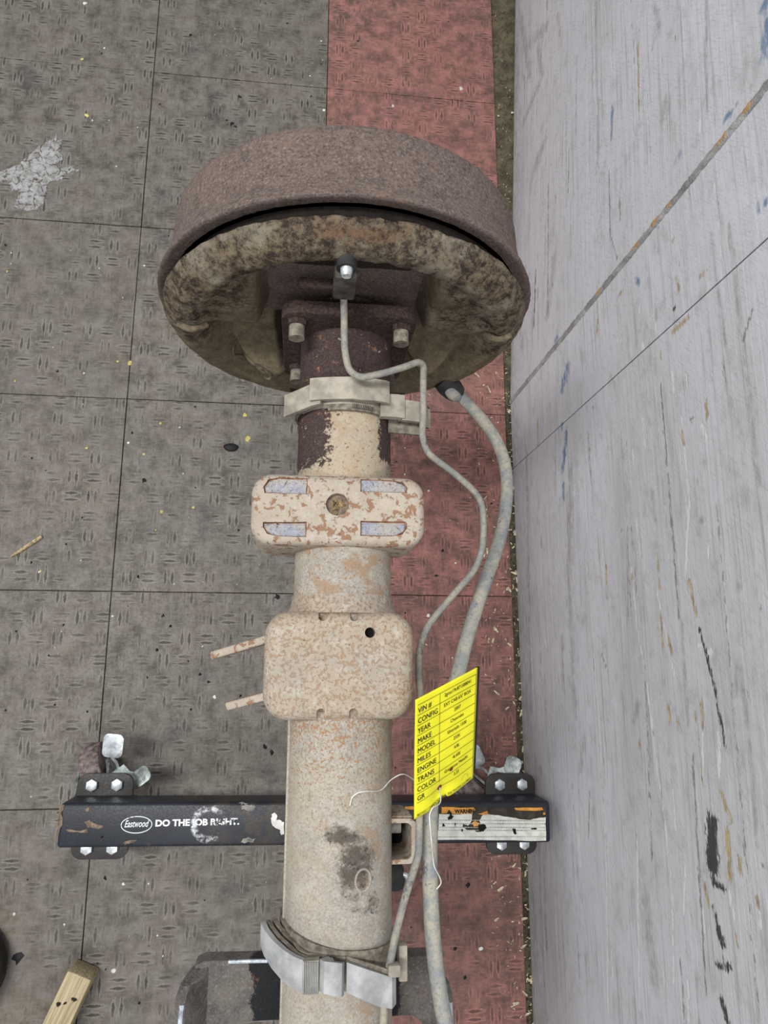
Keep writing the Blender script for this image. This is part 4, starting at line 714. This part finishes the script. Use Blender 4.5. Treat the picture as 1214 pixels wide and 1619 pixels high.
# outer sleeve, slightly peaked in the middle
path = [(.0020, .2082, .5700), (.0080, .2083, .5722), (.0200, .2085, .5745), (.0320, .2086, .5760), (.0338, .2086, .5768), (.0400, .2082, .5757), (.0500, .2088, .5740), (.0595, .2092, .5705), (.0625, .2092, .5680)]
link('band_sleeve', strip(path, (0, -.0175, 0), .0032), M['clip'], clipU, 25)
for y_, z_, x0, x1 in ((.1895, .5690, .012, .058), (.1878, .5682, .016, .056)):
    path = [(x, y_, AZ+math.sqrt(.0408**2-min(.039, abs(x-AX))**2)) for x in np.linspace(x0, x1, 14)]; link('band_tail', strip(path, (0, -.0030, 0), .002), M['clip_dark'], clipU, 30)
for k in range(12):
    x = .034+.0013*k; link('band_rib', box((x, .1880, AZ+math.sqrt(.0420**2-(x-AX)**2)), (.0006, .004, .0012)), M['clip_dark'], clipU)
link('band_buckle', strip([(.0560, .2012, .5640), (.0700, .2014, .5630), (.0752, .2014, .5615), (.0765, .2012, .5560)], (0, -.0185, 0), .006), M['clip'], clipU, 30)
link('line_holder', strip([(.0735, .1985, .5600), (.0860, .1978, .5590), (.0925, .1974, .5575), (.0948, .1972, .5520), (.0940, .1970, .5460)], (0, -.0165, 0), .0040), M['clip'], clipU, 40)
link('holder_under', strip([(.0640, .1930, .5480), (.0800, .1925, .5480), (.0935, .1920, .5470)], (0, -.0175, 0), .003), M['clip_dark'], clipU, 40)
# ---- lower band clip (skewed round the tube)
def lower(x): return -.1835-.19*(x-.0165) if x > .0165 else -.1835+.010*((.0165-x)/.037)**1.3*2.2
WV = lambda x: (0, -.0185+.004*np.clip((-.005-x)/.02, 0, 1), 0)
def zlow(x, off): return AZ+math.sqrt(max(.0376**2-min(abs(x-AX), .0375)**2, 0))*.82+.0085+off
def lband(x0, x1, off, th, mat, name, n=16, dy=0, wv=None, par=None):
    path = [(x0+(x1-x0)*i/n, lower(x0+(x1-x0)*i/n)+dy, zlow(x0+(x1-x0)*i/n, off)) for i in range(n+1)]
    return link(name, strip(path, [wv or WV(p[0]) for p in path], th), mat, par or clipL, 40)
clipL = None
path = [(-.0215, -.1715, .545), (-.0185, -.1735, .553), (-.013, -.1768, .561), (-.006, -.1802, .568), (.0005, -.1824, .573), (.0068, -.1838, .5765)]
wl = [(0, -.0130, 0), (0, -.0150, 0), (0, -.0165, 0), (0, -.0178, 0), (0, -.0182, 0), (0, -.0185, 0)]
clipL = link('line_retaining_band', strip(path, wl, .0035), M['clip_blue'], axle, 40)
for k, dz in enumerate((.0050, .0095)):
    pth = [(x+.0035*(k+1)*(1 if x < .0 else .4), y+.0006*k, z-dz) for x, y, z in path]+[(.020, -.1838, .5745-dz*.6), (.034, -.1850, .5735-dz*.6)]
    link('band_layer', strip(pth, (0, -.012, 0), .0028), M['clip_dark'], clipL, 40)
link('band_grip', strip([(.0068, -.1838, .5775), (.0118, -.1833, .5792), (.0168, -.1830, .5795)], (0, -.0188, 0), .006), M['clip'], clipL, 40)
for k in range(9):
    x = .0076+.00105*k; link('grip_ridge', box((x, -.1930, .5788+.0010*min(1, k/5)), (.00055, .0185, .0014), .0002, 1), M['clip_blue'], clipL)
link('band_buckle', strip([(.0172, -.1830, .5775), (.0200, -.1830, .5815), (.0265, -.1836, .5825), (.0312, -.1850, .5805), (.0330, -.1865, .5745)], [(0, -.0180, 0)]*2+[(0, -.0188, 0)]*3, .007), M['clip_blue'], clipL, 40)
link('band_end', strip([(.0345, -.1868, .5745), (.0450, -.1905, .5745), (.0560, -.1945, .5735), (.0640, -.1978, .5715), (.0672, -.1990, .5660)], [(0, -.0170, 0), (0, -.0182, 0), (0, -.0190, 0), (0, -.0180, 0), (0, -.0165, 0)], .0035), M['clip_blue'], clipL, 40)
link('band_layer', strip([(.0345, -.1848, .5700), (.0450, -.1880, .5705), (.0560, -.1918, .5700), (.0650, -.1950, .5690)], (0, -.014, 0), .0028), M['clip_dark'], clipL, 40)
link('line_holder', box((.0655, -.1945, .5680), (.0085, .0075, .008), .0015), M['clip'], clipL)
link('holder_tab', box((.0735, -.1965, .5500), (.0060, .022, .010), .001), M['clip'], clipL)
hoop = [(AX+.0402*math.sin(a), -.1835-.004*math.sin(a)+.008*max(0, -math.sin(a))*(.5+.5*(1-math.cos(a))), AZ+.0402*math.cos(a)) for a in np.linspace(0, 2*math.pi, 60)]
V = []
for i, p in enumerate(hoop):
    p = Vector(p); nrm = Vector((p.x-AX, 0, p.z-AZ)).normalized(); V.append([p+Vector((0, .0015, 0)), p+Vector((0, -.012, 0)), p+Vector((0, -.012, 0))-nrm*.0022, p+Vector((0, .0015, 0))-nrm*.0022])
link('band_hoop', grid(V, True, True), M['clip_dark'], clipL, 40)
hoop2 = [(AX+.0400*math.sin(a), .1975, AZ+.0400*math.cos(a)) for a in np.linspace(.9, 2*math.pi-.9, 40)]
V = []
for p in hoop2:
    p = Vector(p); nrm = Vector((p.x-AX, 0, p.z-AZ)).normalized(); V.append([p+Vector((0, .008, 0)), p+Vector((0, -.008, 0)), p+Vector((0, -.008, 0))-nrm*.0025, p+Vector((0, .008, 0))-nrm*.0025])
link('band_hoop', grid(V, True, True), M['clip_dark'], clipU, 40)

# ================================================================ wheeled stand under the axle
stand = empty('wheeled_stand', (.0217, -.19, 0), 'black wheeled steel stand with crossbar and saddle holding the rusty axle', 'stand')
ang = math.atan2(-.0086, .590)
def rb(p): # crossbar frame -> world
    c_, s_ = math.cos(ang), math.sin(ang); return (.0217+p[0]*c_-p[1]*s_, -.1914+p[0]*s_+p[1]*c_)
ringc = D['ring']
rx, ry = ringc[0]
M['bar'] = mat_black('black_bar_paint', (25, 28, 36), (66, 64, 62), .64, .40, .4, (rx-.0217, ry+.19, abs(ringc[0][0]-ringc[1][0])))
M['black'] = mat_black('black_bracket_paint', (38, 36, 34), (74, 66, 58), .60, .45, .4)
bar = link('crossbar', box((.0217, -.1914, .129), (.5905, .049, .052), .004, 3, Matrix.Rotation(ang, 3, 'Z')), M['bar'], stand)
link('spine_beam', box((.031, -.62, .129), (.050, .81, .050), .004, 2), M['black'], stand)
post = link('post', box((.031, -.262, .305), (.046, .046, .31), .004, 2), M['black'], stand)
# saddle: plate with raised ears and a hollowed rear edge
sp = [(-.064, -.2050), (.110, -.2092)]
poly = [(-.0700, -.2075), (-.0640, -.2050), (.1060, -.2085), (.1105, -.2110), (.1130, -.226), (.1130, -.30)]
arc = [(.1000, -.30), (.1000, -.262)]+[(.086+.014*math.cos(a), -.262+.014*math.sin(a)) for a in np.linspace(0, math.pi/2, 6)]+[(.06, -.2475), (.031, -.2470), (-.02, -.2462), (-.046, -.2468)]+[(-.046+.012*math.cos(a), -.259+.012*math.sin(a)) for a in np.linspace(math.pi/2, math.pi, 6)]+[(-.058, -.30)]
poly = [(x, y-.0085) for x, y in poly+arc+[(-.0700, -.30)]]
sad = link('saddle', prism(poly, .4725, .4893, .0015, 2), M['saddle'], stand, 35)
def ear(xi, xo, y0, y1, zo, side):
    # sloped ear cross-section swept along y
    V = []
    for y, k in ((y0, 0), (y0-.006, .75), (y0-.014, 1), (y1, 1)):
        zz = .4893+(zo-.4893)*k; xo_ = xi+(xo-xi)*(.45+.55*k)
        V.append([(xi, y, .4893), (xi+(xo_-xi)*.75, y, zz), (xo_, y, zz+.0004), (xo_+(xo-xi)*.18, y, zz-.004), (xo_, y, .474), (xi, y, .474)])
    return grid(V, True, True)
e = link('saddle_ear', ear(-.060, -.0775, -.2180, -.30, .5080, -1), M['saddle'], stand, 30)
link('worn_rim', sweep([(-.0752, -.2335, .5078), (-.0757, -.25, .5086), (-.0762, -.30, .5086)], .0019, 8, 3), M['worn_edge'], e)
e = link('saddle_ear', ear(.104, .1165, -.2275, -.30, .5000, 1), M['saddle'], stand, 30)
link('worn_rim', sweep([(.1160, -.2445, .4985), (.1164, -.2585, .4995)], .0020, 8, 3), M['worn_edge'], e)
link('worn_rim', sweep([(-.046, -.2148, .4890), (-.034, -.2150, .4893), (-.018, -.2154, .4890)], .0014, 8, 4), M['worn_edge'], sad)
# knob beside the post seen past the tube
kb = link('lock_knob', cyl((.1085, -.2270, .250), .0140, .018, 'X', 24, .006), M['rubber'], stand)
link('knob_stem', sweep([(.048, -.2450, .250), (.100, -.2270, .250)], .006, 10, 1, False), M['galv'], kb)
link('knob_pin', sweep([(.1150, -.2230, .258), (.1195, -.2240, .260), (.1225, -.2330, .260)], .0030, 10, 4), M['zinc'], kb)
# casters
def caster(x, y, yaw, n_bolts=True):
    pl = prism(rrect(0, 0, .068, .1000, .013, 6), 0, .004, .0008); pl.transform(Matrix.Translation((x, y, .099)) @ Matrix.Rotation(ang, 4, 'Z'))
    p = link('caster_plate', pl, M['black'], stand, 35)
    for sx in (-1, 1):
        for sy in (-1, 1):
            bx, by = x+sx*.0152, y+sy*.0365
            b = cyl((bx, by, .1055), .0078, .0056, 'Z', 6, .0016); link('caster_bolt', b, M['zinc'], p, 35)
    T = Matrix.Translation((x, y, 0)) @ Matrix.Rotation(yaw, 4, 'Z')
    def put(name, me, mat, par, sm=40): me.transform(T); return link(name, me, mat, par, sm)
    # wheel axis along local x, trailing along local +y
    V = []
    for u, r in ((-.014, .010), (-.014, .028), (-.0135, .033), (-.012, .0355), (-.006, .0370), (.006, .0370), (.012, .0355), (.0135, .033), (.014, .028), (.014, .010)):
        V.append([(-.012+u, .050+r*math.cos(2*math.pi*k/40), .038+r*math.sin(2*math.pi*k/40)) for k in range(40)])
    whl = put('caster_wheel', grid(V, True, True), M['wheel'], p)
    put('wheel_hub', cyl((-.012, .050, .038), .013, .034, 'X', 20, .001), M['zinc_dull'], whl)
    for sx in (-1, 1):
        u = -.012+sx*.0195; q = [(-.022, .098), (.026, .098), (.060, .050), (.060, .030), (.046, .026), (.030, .040), (-.010, .070)]
        me = prism(q, -.0015, .0015); me.transform(Matrix.Translation((u, 0, 0)) @ Matrix(((0, 0, 1, 0), (1, 0, 0, 0), (0, 1, 0, 0), (0, 0, 0, 1))))
        put('caster_fork', me, M['zinc_dull'], p)
    put('fork_crown', cyl((-.012, .004, .095), .024, .008, 'Z', 28, .001), M['zinc_dull'], p)
    # brake lever: stem and up-turned tab, small release tab
    lv = put('brake_lever', strip([(.0215, .036, .066), (.0195, .046, .068), (.0195, .054, .070), (.0165, .062, .074)], (.0032, .001, 0), .003), M['zinc'], p)
    tb = prism(jag(rrect(0, 0, .026, .031, .007, 5), 1, 0), 0, .0022, .0006); tb.transform(Matrix.Translation((.0240, .077, .077)) @ Matrix.Rotation(-.40, 4, 'Z') @ Matrix.Rotation(.25, 4, 'X'))
    put('lever_tab', tb, M['zinc'], lv)
    t2 = prism(rrect(0, 0, .024, .022, .007, 5), 0, .0022, .0006); t2.transform(Matrix.Translation((.0500, .029, .082)) @ Matrix.Rotation(.35, 4, 'Z') @ Matrix.Rotation(-.45, 4, 'X'))
    put('release_tab', t2, M['zinc_dull'], lv)
    put('brake_arm', strip([(.012, .034, .080), (.030, .040, .076), (.036, .030, .080), (.046, .024, .083)], (0, .010, -.004), .003), M['zinc_dull'], lv)
    return p
M['wheel'] = mat_plain('worn_caster_tread', (124, 110, 108), .7, 0, .2, 120, .0012)
caster(-.2377, -.1876, .30)
caster(.2820, -.1955, .86)
# far end of the spine: two more casters behind the camera
caster(.031, -.98, 2.6)
# print on the crossbar
zt = .1553
def print_on(name, me, mat, par, z=zt, th=None): me.transform(Matrix.Translation((0, 0, z))); return link(name, me, mat, par, None)
ov = D['oval']; ocx, ocy = (ov[1][0]+ov[2][0])/2, (ov[3][1]+ov[4][1])/2; orx, ory = abs(ov[2][0]-ov[1][0])/2, abs(ov[3][1]-ov[4][1])/2
V = [];
for s_ in (1.0, .93):
    V.append([(ocx+orx*(s_ if s_ == 1 else .95)*math.cos(a), ocy+ory*(s_ if s_ == 1 else .90)*math.sin(a), 0) for a in np.linspace(0, 2*math.pi, 48, endpoint=False)])
print_on('printed_logo', grid(V, True), M['white_print'], bar)
ea = D['east']; print_on('printed_logo_script', text_fit('Eastwood', ea[0][0], ea[1][0], ea[0][1], ea[2][1], .012, .35), M['white_print'], bar)
sl = D['slogan']; print_on('printed_slogan', text_fit('DO THE JOB RIGHT.', sl[0][0], sl[1][0], sl[0][1]+.0003, sl[2][1], .045), M['white_print'], bar)
print_on('bare_flake', prism(jag(D['flake'], 3, .0007), 0, .0003), M['drop_white'], bar)
for s_ in D['barscuff']: print_on('bare_scuff', prism(jag(s_, 4, .0016), 0, .0002), M['galv'], bar)
for s_ in D['bar_tan']: print_on('dried_mud', prism(jag(s_, 3, .0010), 0, .0004), M['tan_scuff'], bar)
lab = print_on('label_backing', prism(D['label_back'], 0, .0002), M['label_grime'], bar, zt-.0001)
print_on('label_sheet', prism(jag(D['label_white'], 3, .0006), 0, .0002), M['label_white'], lab, zt+.0003)
for s_ in D['label_orange']: print_on('label_header', prism(jag(s_, 3, .0004), 0, .0002), M['label_orange'], lab, zt+.0004)
for s_ in D['label_black']: print_on('label_stain', prism(jag(s_, 3, .0005), 0, .0002), M['hole'], lab, zt+.0008)
wv = D['warn']; print_on('printed_heading', text_fit('WARNIN', wv[0][0], wv[1][0], wv[0][1], wv[2][1], .06), M['ink'], lab, zt+.00075)
tri = prism([(wv[0][0]-.010, wv[0][1]), (wv[0][0]-.0035, wv[0][1]), (wv[0][0]-.00675, wv[2][1])], 0, .0001); print_on('printed_triangle', tri, M['ink'], lab, zt+.00065)
rows = []
for a, b in D['label_rows']:
    x = a[0]
    while x < b[0]:
        L_ = random.uniform(.0008, .0032); t = (x-a[0])/(b[0]-a[0]); y = a[1]+(b[1]-a[1])*t; h = .00055
        rows.append(([(x, y-h, 0), (x+L_, y-h, 0), (x+L_, y+h, 0), (x, y+h, 0)], [(0, 1, 2, 3)])); x += L_+.0006
o = print_on('printed_lines', joined(rows), M['label_text'], lab, zt+.00065); o['kind'] = 'stuff'

# ================================================================ yellow tag on its wire
TL, TR, BR, BL = [Vector(p) for p in D['tag']]
tn = (TR-TL).cross(BL-TL).normalized()
if tn.z < 0: tn = -tn
def tp(s, t, lift=0.0):
    p = TL*(1-s)*(1-t)+TR*s*(1-t)+BR*s*t+BL*(1-s)*t
    wob = .0022*math.sin(math.pi*s)*t**2-.0030*math.exp(-((s-.42)/.16)**2-((t-.93)/.09)**2)+.0014*math.sin(s*5+1)*max(0, t-.55)
    return p+tn*(wob+lift)
yt = empty('yellow_tag', (TL.x, TL.y, BL.z), 'bright yellow paper vehicle tag wired to the axle beside the cable', 'tag')
ns, ntt = 30, 44; V = [[tp(i/ns, j/ntt) for j in range(ntt+1)] for i in range(ns+1)]
# bottom edge: torn out slightly at the hole
for i in range(ns+1):
    s = i/ns; V[i][ntt] = tp(s, 1.0-.045*math.exp(-((s-.46)/.05)**2))
me = grid(V); bm = bmesh.new(); bm.from_mesh(me); bmesh.ops.solidify(bm, geom=bm.faces[:], thickness=.0003); sheet = link('tag_sheet', from_bm(bm), M['yellow'], yt, 180)
# dark strip along the right edge, turned down
V = [[tp(.995, t, -.0003), tp(1.0, t, -.0004)+Vector((.0021, .0002, -.0010)), tp(1.0, t, -.0018)+Vector((.0018, 0, -.0024)), tp(.99, t, -.0012)] for t in np.linspace(.0, .94, 20)]
link('tag_edge_strip', grid(V, True, True), M['edge_strip'], yt, 60)
def on_tag(me, s0, t0, sx, sy, lift=.00035):
    """text mesh (x right, y up, unit size) placed on the tag sheet"""
    c = coords(me)
    for v, q in zip(me.vertices, c): v.co = tp(s0+q[0]*sx, t0-q[1]*sy, lift)
    me.update(); return me
tl = [.049, .130, .213, .294, .377, .459, .540, .622, .704, .786, .865]
keys = ['VIN #', 'CONFIG', 'YEAR', 'MAKE', 'MODEL', 'MILES', 'ENGINE', 'TRANS', 'COLOR', 'GR']
vals = ['2gcec19c871588041', 'EXT CAB 6\'6" BOX', '2007', 'Chevrolet', 'Silverado 1500', '233K', '4.8L', '4L60E', 'Graystone Metallic', '3.23']
for i, (k, v) in enumerate(zip(keys, vals)):
    t1 = tl[i+1]-.016
    link('printed_word', on_tag(double(text_mesh(k, 1, 0), .030), .035, t1, .082, .060), M['ink'], yt, None)
    me = double(text_mesh(v, 1, 0), .024); c = coords(me); wdt = c[:, 0].max(); h = .047
    link('printed_value', on_tag(me, .665-wdt*.0275, t1-.018, .055, .040), M['ink'], yt, None)
def tline(s0, t0, s1, t1, w_=.0022, n=24):
    V = [[tp(s0+(s1-s0)*i/n-(w_*1.5 if s0 == s1 else 0), t0+(t1-t0)*i/n-(w_ if s0 != s1 else 0), .00033), tp(s0+(s1-s0)*i/n+(w_*1.5 if s0 == s1 else 0), t0+(t1-t0)*i/n+(w_ if s0 != s1 else 0), .00033)] for i in range(n+1)]
    return grid(V)
for t in tl: link('ruled_line', tline(.03, t, .975, t, .0016), M['ink'], yt, None)
link('ruled_line', tline(.375, tl[0], .375, .80, .0018), M['ink'], yt, None)
link('ruled_line', tline(.975, tl[0], .975, tl[10], .0014), M['ink'], yt, None)
link('printed_footer', on_tag(text_mesh('MIDWEST COMMERCIAL FORMS  FINE PRINTING COLUMBUS', 1, .01), .035, .985, .0335, .030), M['ink_faint'], yt, None)
for off in (0, .03): link('printed_logo', grid([[tp(.83+.07*math.cos(a)*(1-off*6*k)*.9, .955-.05*math.sin(a)*(1-off*6*k)-off*.3, .00034) for k in (0, .25)] for a in np.linspace(0, math.pi, 14)]), M['ink_faint'], yt, None)
# hole and second brown eyelet
def disc(s, t, r):
    c_ = tp(s, t, .0005); ex_ = (TR-TL).normalized(); ey_ = (BL-TL).normalized(); ey_ = (ey_-ex_*ey_.dot(ex_)).normalized()
    vs = [c_]+[c_+ex_*r*math.cos(a)+ey_*r*math.sin(a) for a in np.linspace(0, 2*math.pi, 18, endpoint=False)]+[c_-tn*.0009+ex_*r*math.cos(a)+ey_*r*math.sin(a) for a in np.linspace(0, 2*math.pi, 18, endpoint=False)]
    return pyd(vs, [(0, 1+k, 1+(k+1) % 18) for k in range(18)]+[(1+k, 19+k, 19+(k+1) % 18, 1+(k+1) % 18) for k in range(18)])
hs, ht = .40, .862
link('eyelet', disc(hs, ht, .0021), M['eyelet'], yt, None); link('eyelet', disc(.575, .752, .0016), M['eyelet'], yt, None)
hp = tp(hs, ht, .0008)
w1 = [hp+Vector((0, 0, -.0004)), tp(hs, ht+.05, .0018), tp(hs-.01, .99, .0016)]+[Vector(p) for p in D['tag_hole_wire'][2:]]
link('tie_wire', sweep(w1, .00042, 8, 6), M['wire'], yt, 180)
link('tie_wire', sweep(D['tag_wire2'], .00042, 8, 6), M['wire'], yt, 180)

# ================================================================ loose things on the floor
wb = box((0, 0, 0), (.0330, .24, .040), .003, 2)
bm = bmesh.new(); bm.from_mesh(wb); bmesh.ops.subdivide_edges(bm, edges=[e for e in bm.edges if abs((e.verts[0].co-e.verts[1].co).y) > .1], cuts=60)
bmesh.ops.subdivide_edges(bm, edges=[e for e in bm.edges if abs((e.verts[0].co-e.verts[1].co).x) > .02], cuts=8); wb = from_bm(bm)
c = coords(wb); ks = np.zeros(len(c))
for x, y, rx_, ry_ in ((-.0085, .082, .003, .004), (.0065, .0935, .005, .0022), (.0070, .0885, .003, .002), (-.001, .086, .002, .0015)): ks = np.maximum(ks, np.exp(-((c[:, 0]-x)/rx_)**2-((c[:, 1]-y)/ry_)**2)*(c[:, 2] > .01))
paint(wb, 'mark', np.stack([ks, ks*0, ks*0], -1))
o = link('wood_block', wb, M['wood'], None, 40); o.location = (-.3125, -.4985, .0200); o.rotation_euler = (0, 0, -.40)
tag(o, 'sawn pale timber block with dark knots lying on the grey floor at lower left', 'wood block')
sp_ = [(-.4187, .1475), (-.3790, .1780)]
a = Vector((sp_[0][0], sp_[0][1], .0022)); b = Vector((sp_[1][0], sp_[1][1], .0030)); d = (b-a); s_ = Vector((-d.y, d.x, 0)).normalized()
V = []
for t, w_ in ((0, .0012), (.15, .0022), (.5, .0026), (.85, .0028), (1, .0022)):
    p = a+d*t; V.append([p-s_*w_-Vector((0, 0, .0018)), p+s_*w_-Vector((0, 0, .0018)), p+s_*w_*.8+Vector((0, 0, .0012)), p-s_*w_*.2+Vector((0, 0, .0018)), p-s_*w_*.8+Vector((0, 0, .0008))])
tag(link('wood_splinter', grid(V, True, True), M['splinter'], None, 20), 'thin split wood splinter lying on the grey tiles at the left', 'splinter')
vs = []; n1, n2 = 9, 20
V = []
for i in range(1, n1):
    ph = math.pi*i/n1; V.append([(-.1144+.0115*math.sin(ph)*math.cos(a)*(1+.08*math.sin(3*a)), .3237+.0065*math.sin(ph)*math.sin(a), max(.0000, .0022+.0026*math.cos(ph))) for a in np.linspace(0, 2*math.pi, n2, endpoint=False)])
tag(link('rubber_lump', grid(V, True, True, True), M['oil_blob'], None, 60), 'small flat black oval rubber lump on the grey floor beside the axle tube', 'rubber lump')
# torn paper stuck to the tiles
poly = jag(D['splat'], 4, .0022); bm = bmesh.new(); f = bm.faces.new([bm.verts.new((x, y, .0003)) for x, y in poly]); bmesh.ops.triangulate(bm, faces=[f])
bmesh.ops.subdivide_edges(bm, edges=bm.edges[:], cuts=3, use_grid_fill=True)
for v in bm.verts:
    if not v.is_boundary: v.co.z = .0006+abs(mn.noise(Vector((v.co.x*120, v.co.y*120, 0))))*.0045
tag(link('paper_scrap', from_bm(bm), M['paper'], None, 25), 'torn crumpled white paper scrap stuck to the grey floor at upper left', 'paper')
# black wheel peeking in at the far left
V = []
for u, r in ((0, .030), (0, .046), (.004, .054), (.012, .058), (.030, .058), (.038, .054), (.042, .046), (.042, .030)):
    V.append([(-.4215+r*math.cos(a), -.384+r*math.sin(a), u) for a in np.linspace(0, 2*math.pi, 48, endpoint=False)])
tag(link('rubber_puck', grid(V, True, True), M['rubber'], None, 40), 'black round rubber thing cut off by the left edge of the photo', 'rubber disc')
def drops(name, lst, mat, label, z=.0009, var=.35):
    o = link(name, joined([blob(x, y, r*.8, 9, z, var) for x, y, r in lst]), mat, None, None); o['kind'] = 'stuff'; o['label'] = label; o['category'] = 'specks'
drops('yellow_paint_drops', D['drops_yellow'], M['drop_yellow'], 'scattered drops of pale yellow paint dried on the grey tiles')
extra = [(random.uniform(-.5, .02), random.uniform(-.5, 1.2), random.uniform(.0005, .0014)) for _ in range(70)]
drops('white_specks', D['drops_white']+extra, M['drop_white'], 'scattered tiny white specks on the floor tiles')
extra = [(random.uniform(-.5, .32), random.uniform(-.5, 1.2), random.uniform(.0008, .0024)) for _ in range(90)]
drops('black_specks', D['drops_black']+extra, M['oil_blob'], 'scattered black specks and lumps of dirt on the floor tiles', .0012, .5)
# wood shavings and grit along the foot of the wall
fl = []
def flake(x, y, L_, w_, z):
    an = random.uniform(0, 6.28); dx, dy = math.cos(an)*L_, math.sin(an)*L_; ex_, ey_ = -math.sin(an)*w_, math.cos(an)*w_; k = random.uniform(-.3, .9)*L_
    return [(x-dx-ex_, y-dy-ey_, z), (x-dx+ex_, y-dy+ey_, z), (x+ex_*1.2+ex_*k*80*.3, y+ey_*1.2, z+abs(k)*.3+.0005), (x-ex_*.8, y-ey_*.8, z+abs(k)*.3+.0005), (x+dx+ex_*.5, y+dy+ey_*.5, z+.0002), (x+dx-ex_*.5, y+dy-ey_*.5, z+.0002)], [(0, 1, 2, 3), (3, 2, 4, 5)]
for _ in range(430):
    y = random.uniform(-.52, .47); u = random.random()**2.2; x = .3325-u*.055
    big = random.random() < .12; L_ = random.uniform(.0025, .0055) if big else random.uniform(.0007, .0022)
    fl.append(flake(x, y, L_, L_*random.uniform(.18, .45), .0006))
for _ in range(40): fl.append(flake(random.uniform(.03, .30), random.uniform(-.5, .5), random.uniform(.0008, .0022), random.uniform(.0003, .0007), .0006))
for _ in range(60):
    y = random.uniform(.47, 1.2); fl.append(flake(random.uniform(.328, wx(y)-.004), y, random.uniform(.0007, .002), .0005, -.0050))
o = link('wood_shavings', joined(fl), M['shaving'], None, 30); o['kind'] = 'stuff'; o['label'] = 'pale wood shavings strewn on the red tiles along the wall foot'; o['category'] = 'shavings'
gr = []
for _ in range(700):
    y = random.uniform(-.55, 1.2); x0 = .3262; x1 = wx(y)-.0006
    if x1 > x0: gr.append(blob(random.uniform(x0, x1) if random.random() < .5 or y > .45 else x1-random.random()*.003, y, random.uniform(.0006, .0018), 6, random.uniform(-.003, .0015), .4))
gr = [([(a, b, c if i == 0 else -.0055) for i, (a, b, c) in enumerate(vs)], fs) for vs, fs in gr]
o = link('floor_grit', joined(gr), M['debris_dark'] if 'debris_dark' in M else M['tan_scuff'], None, 30); o['kind'] = 'stuff'; o['label'] = 'dark grit and dust packed in the gap at the wall foot'; o['category'] = 'grit'
for o in list(COL.objects):
    if 'base' in o.keys(): del o['base']
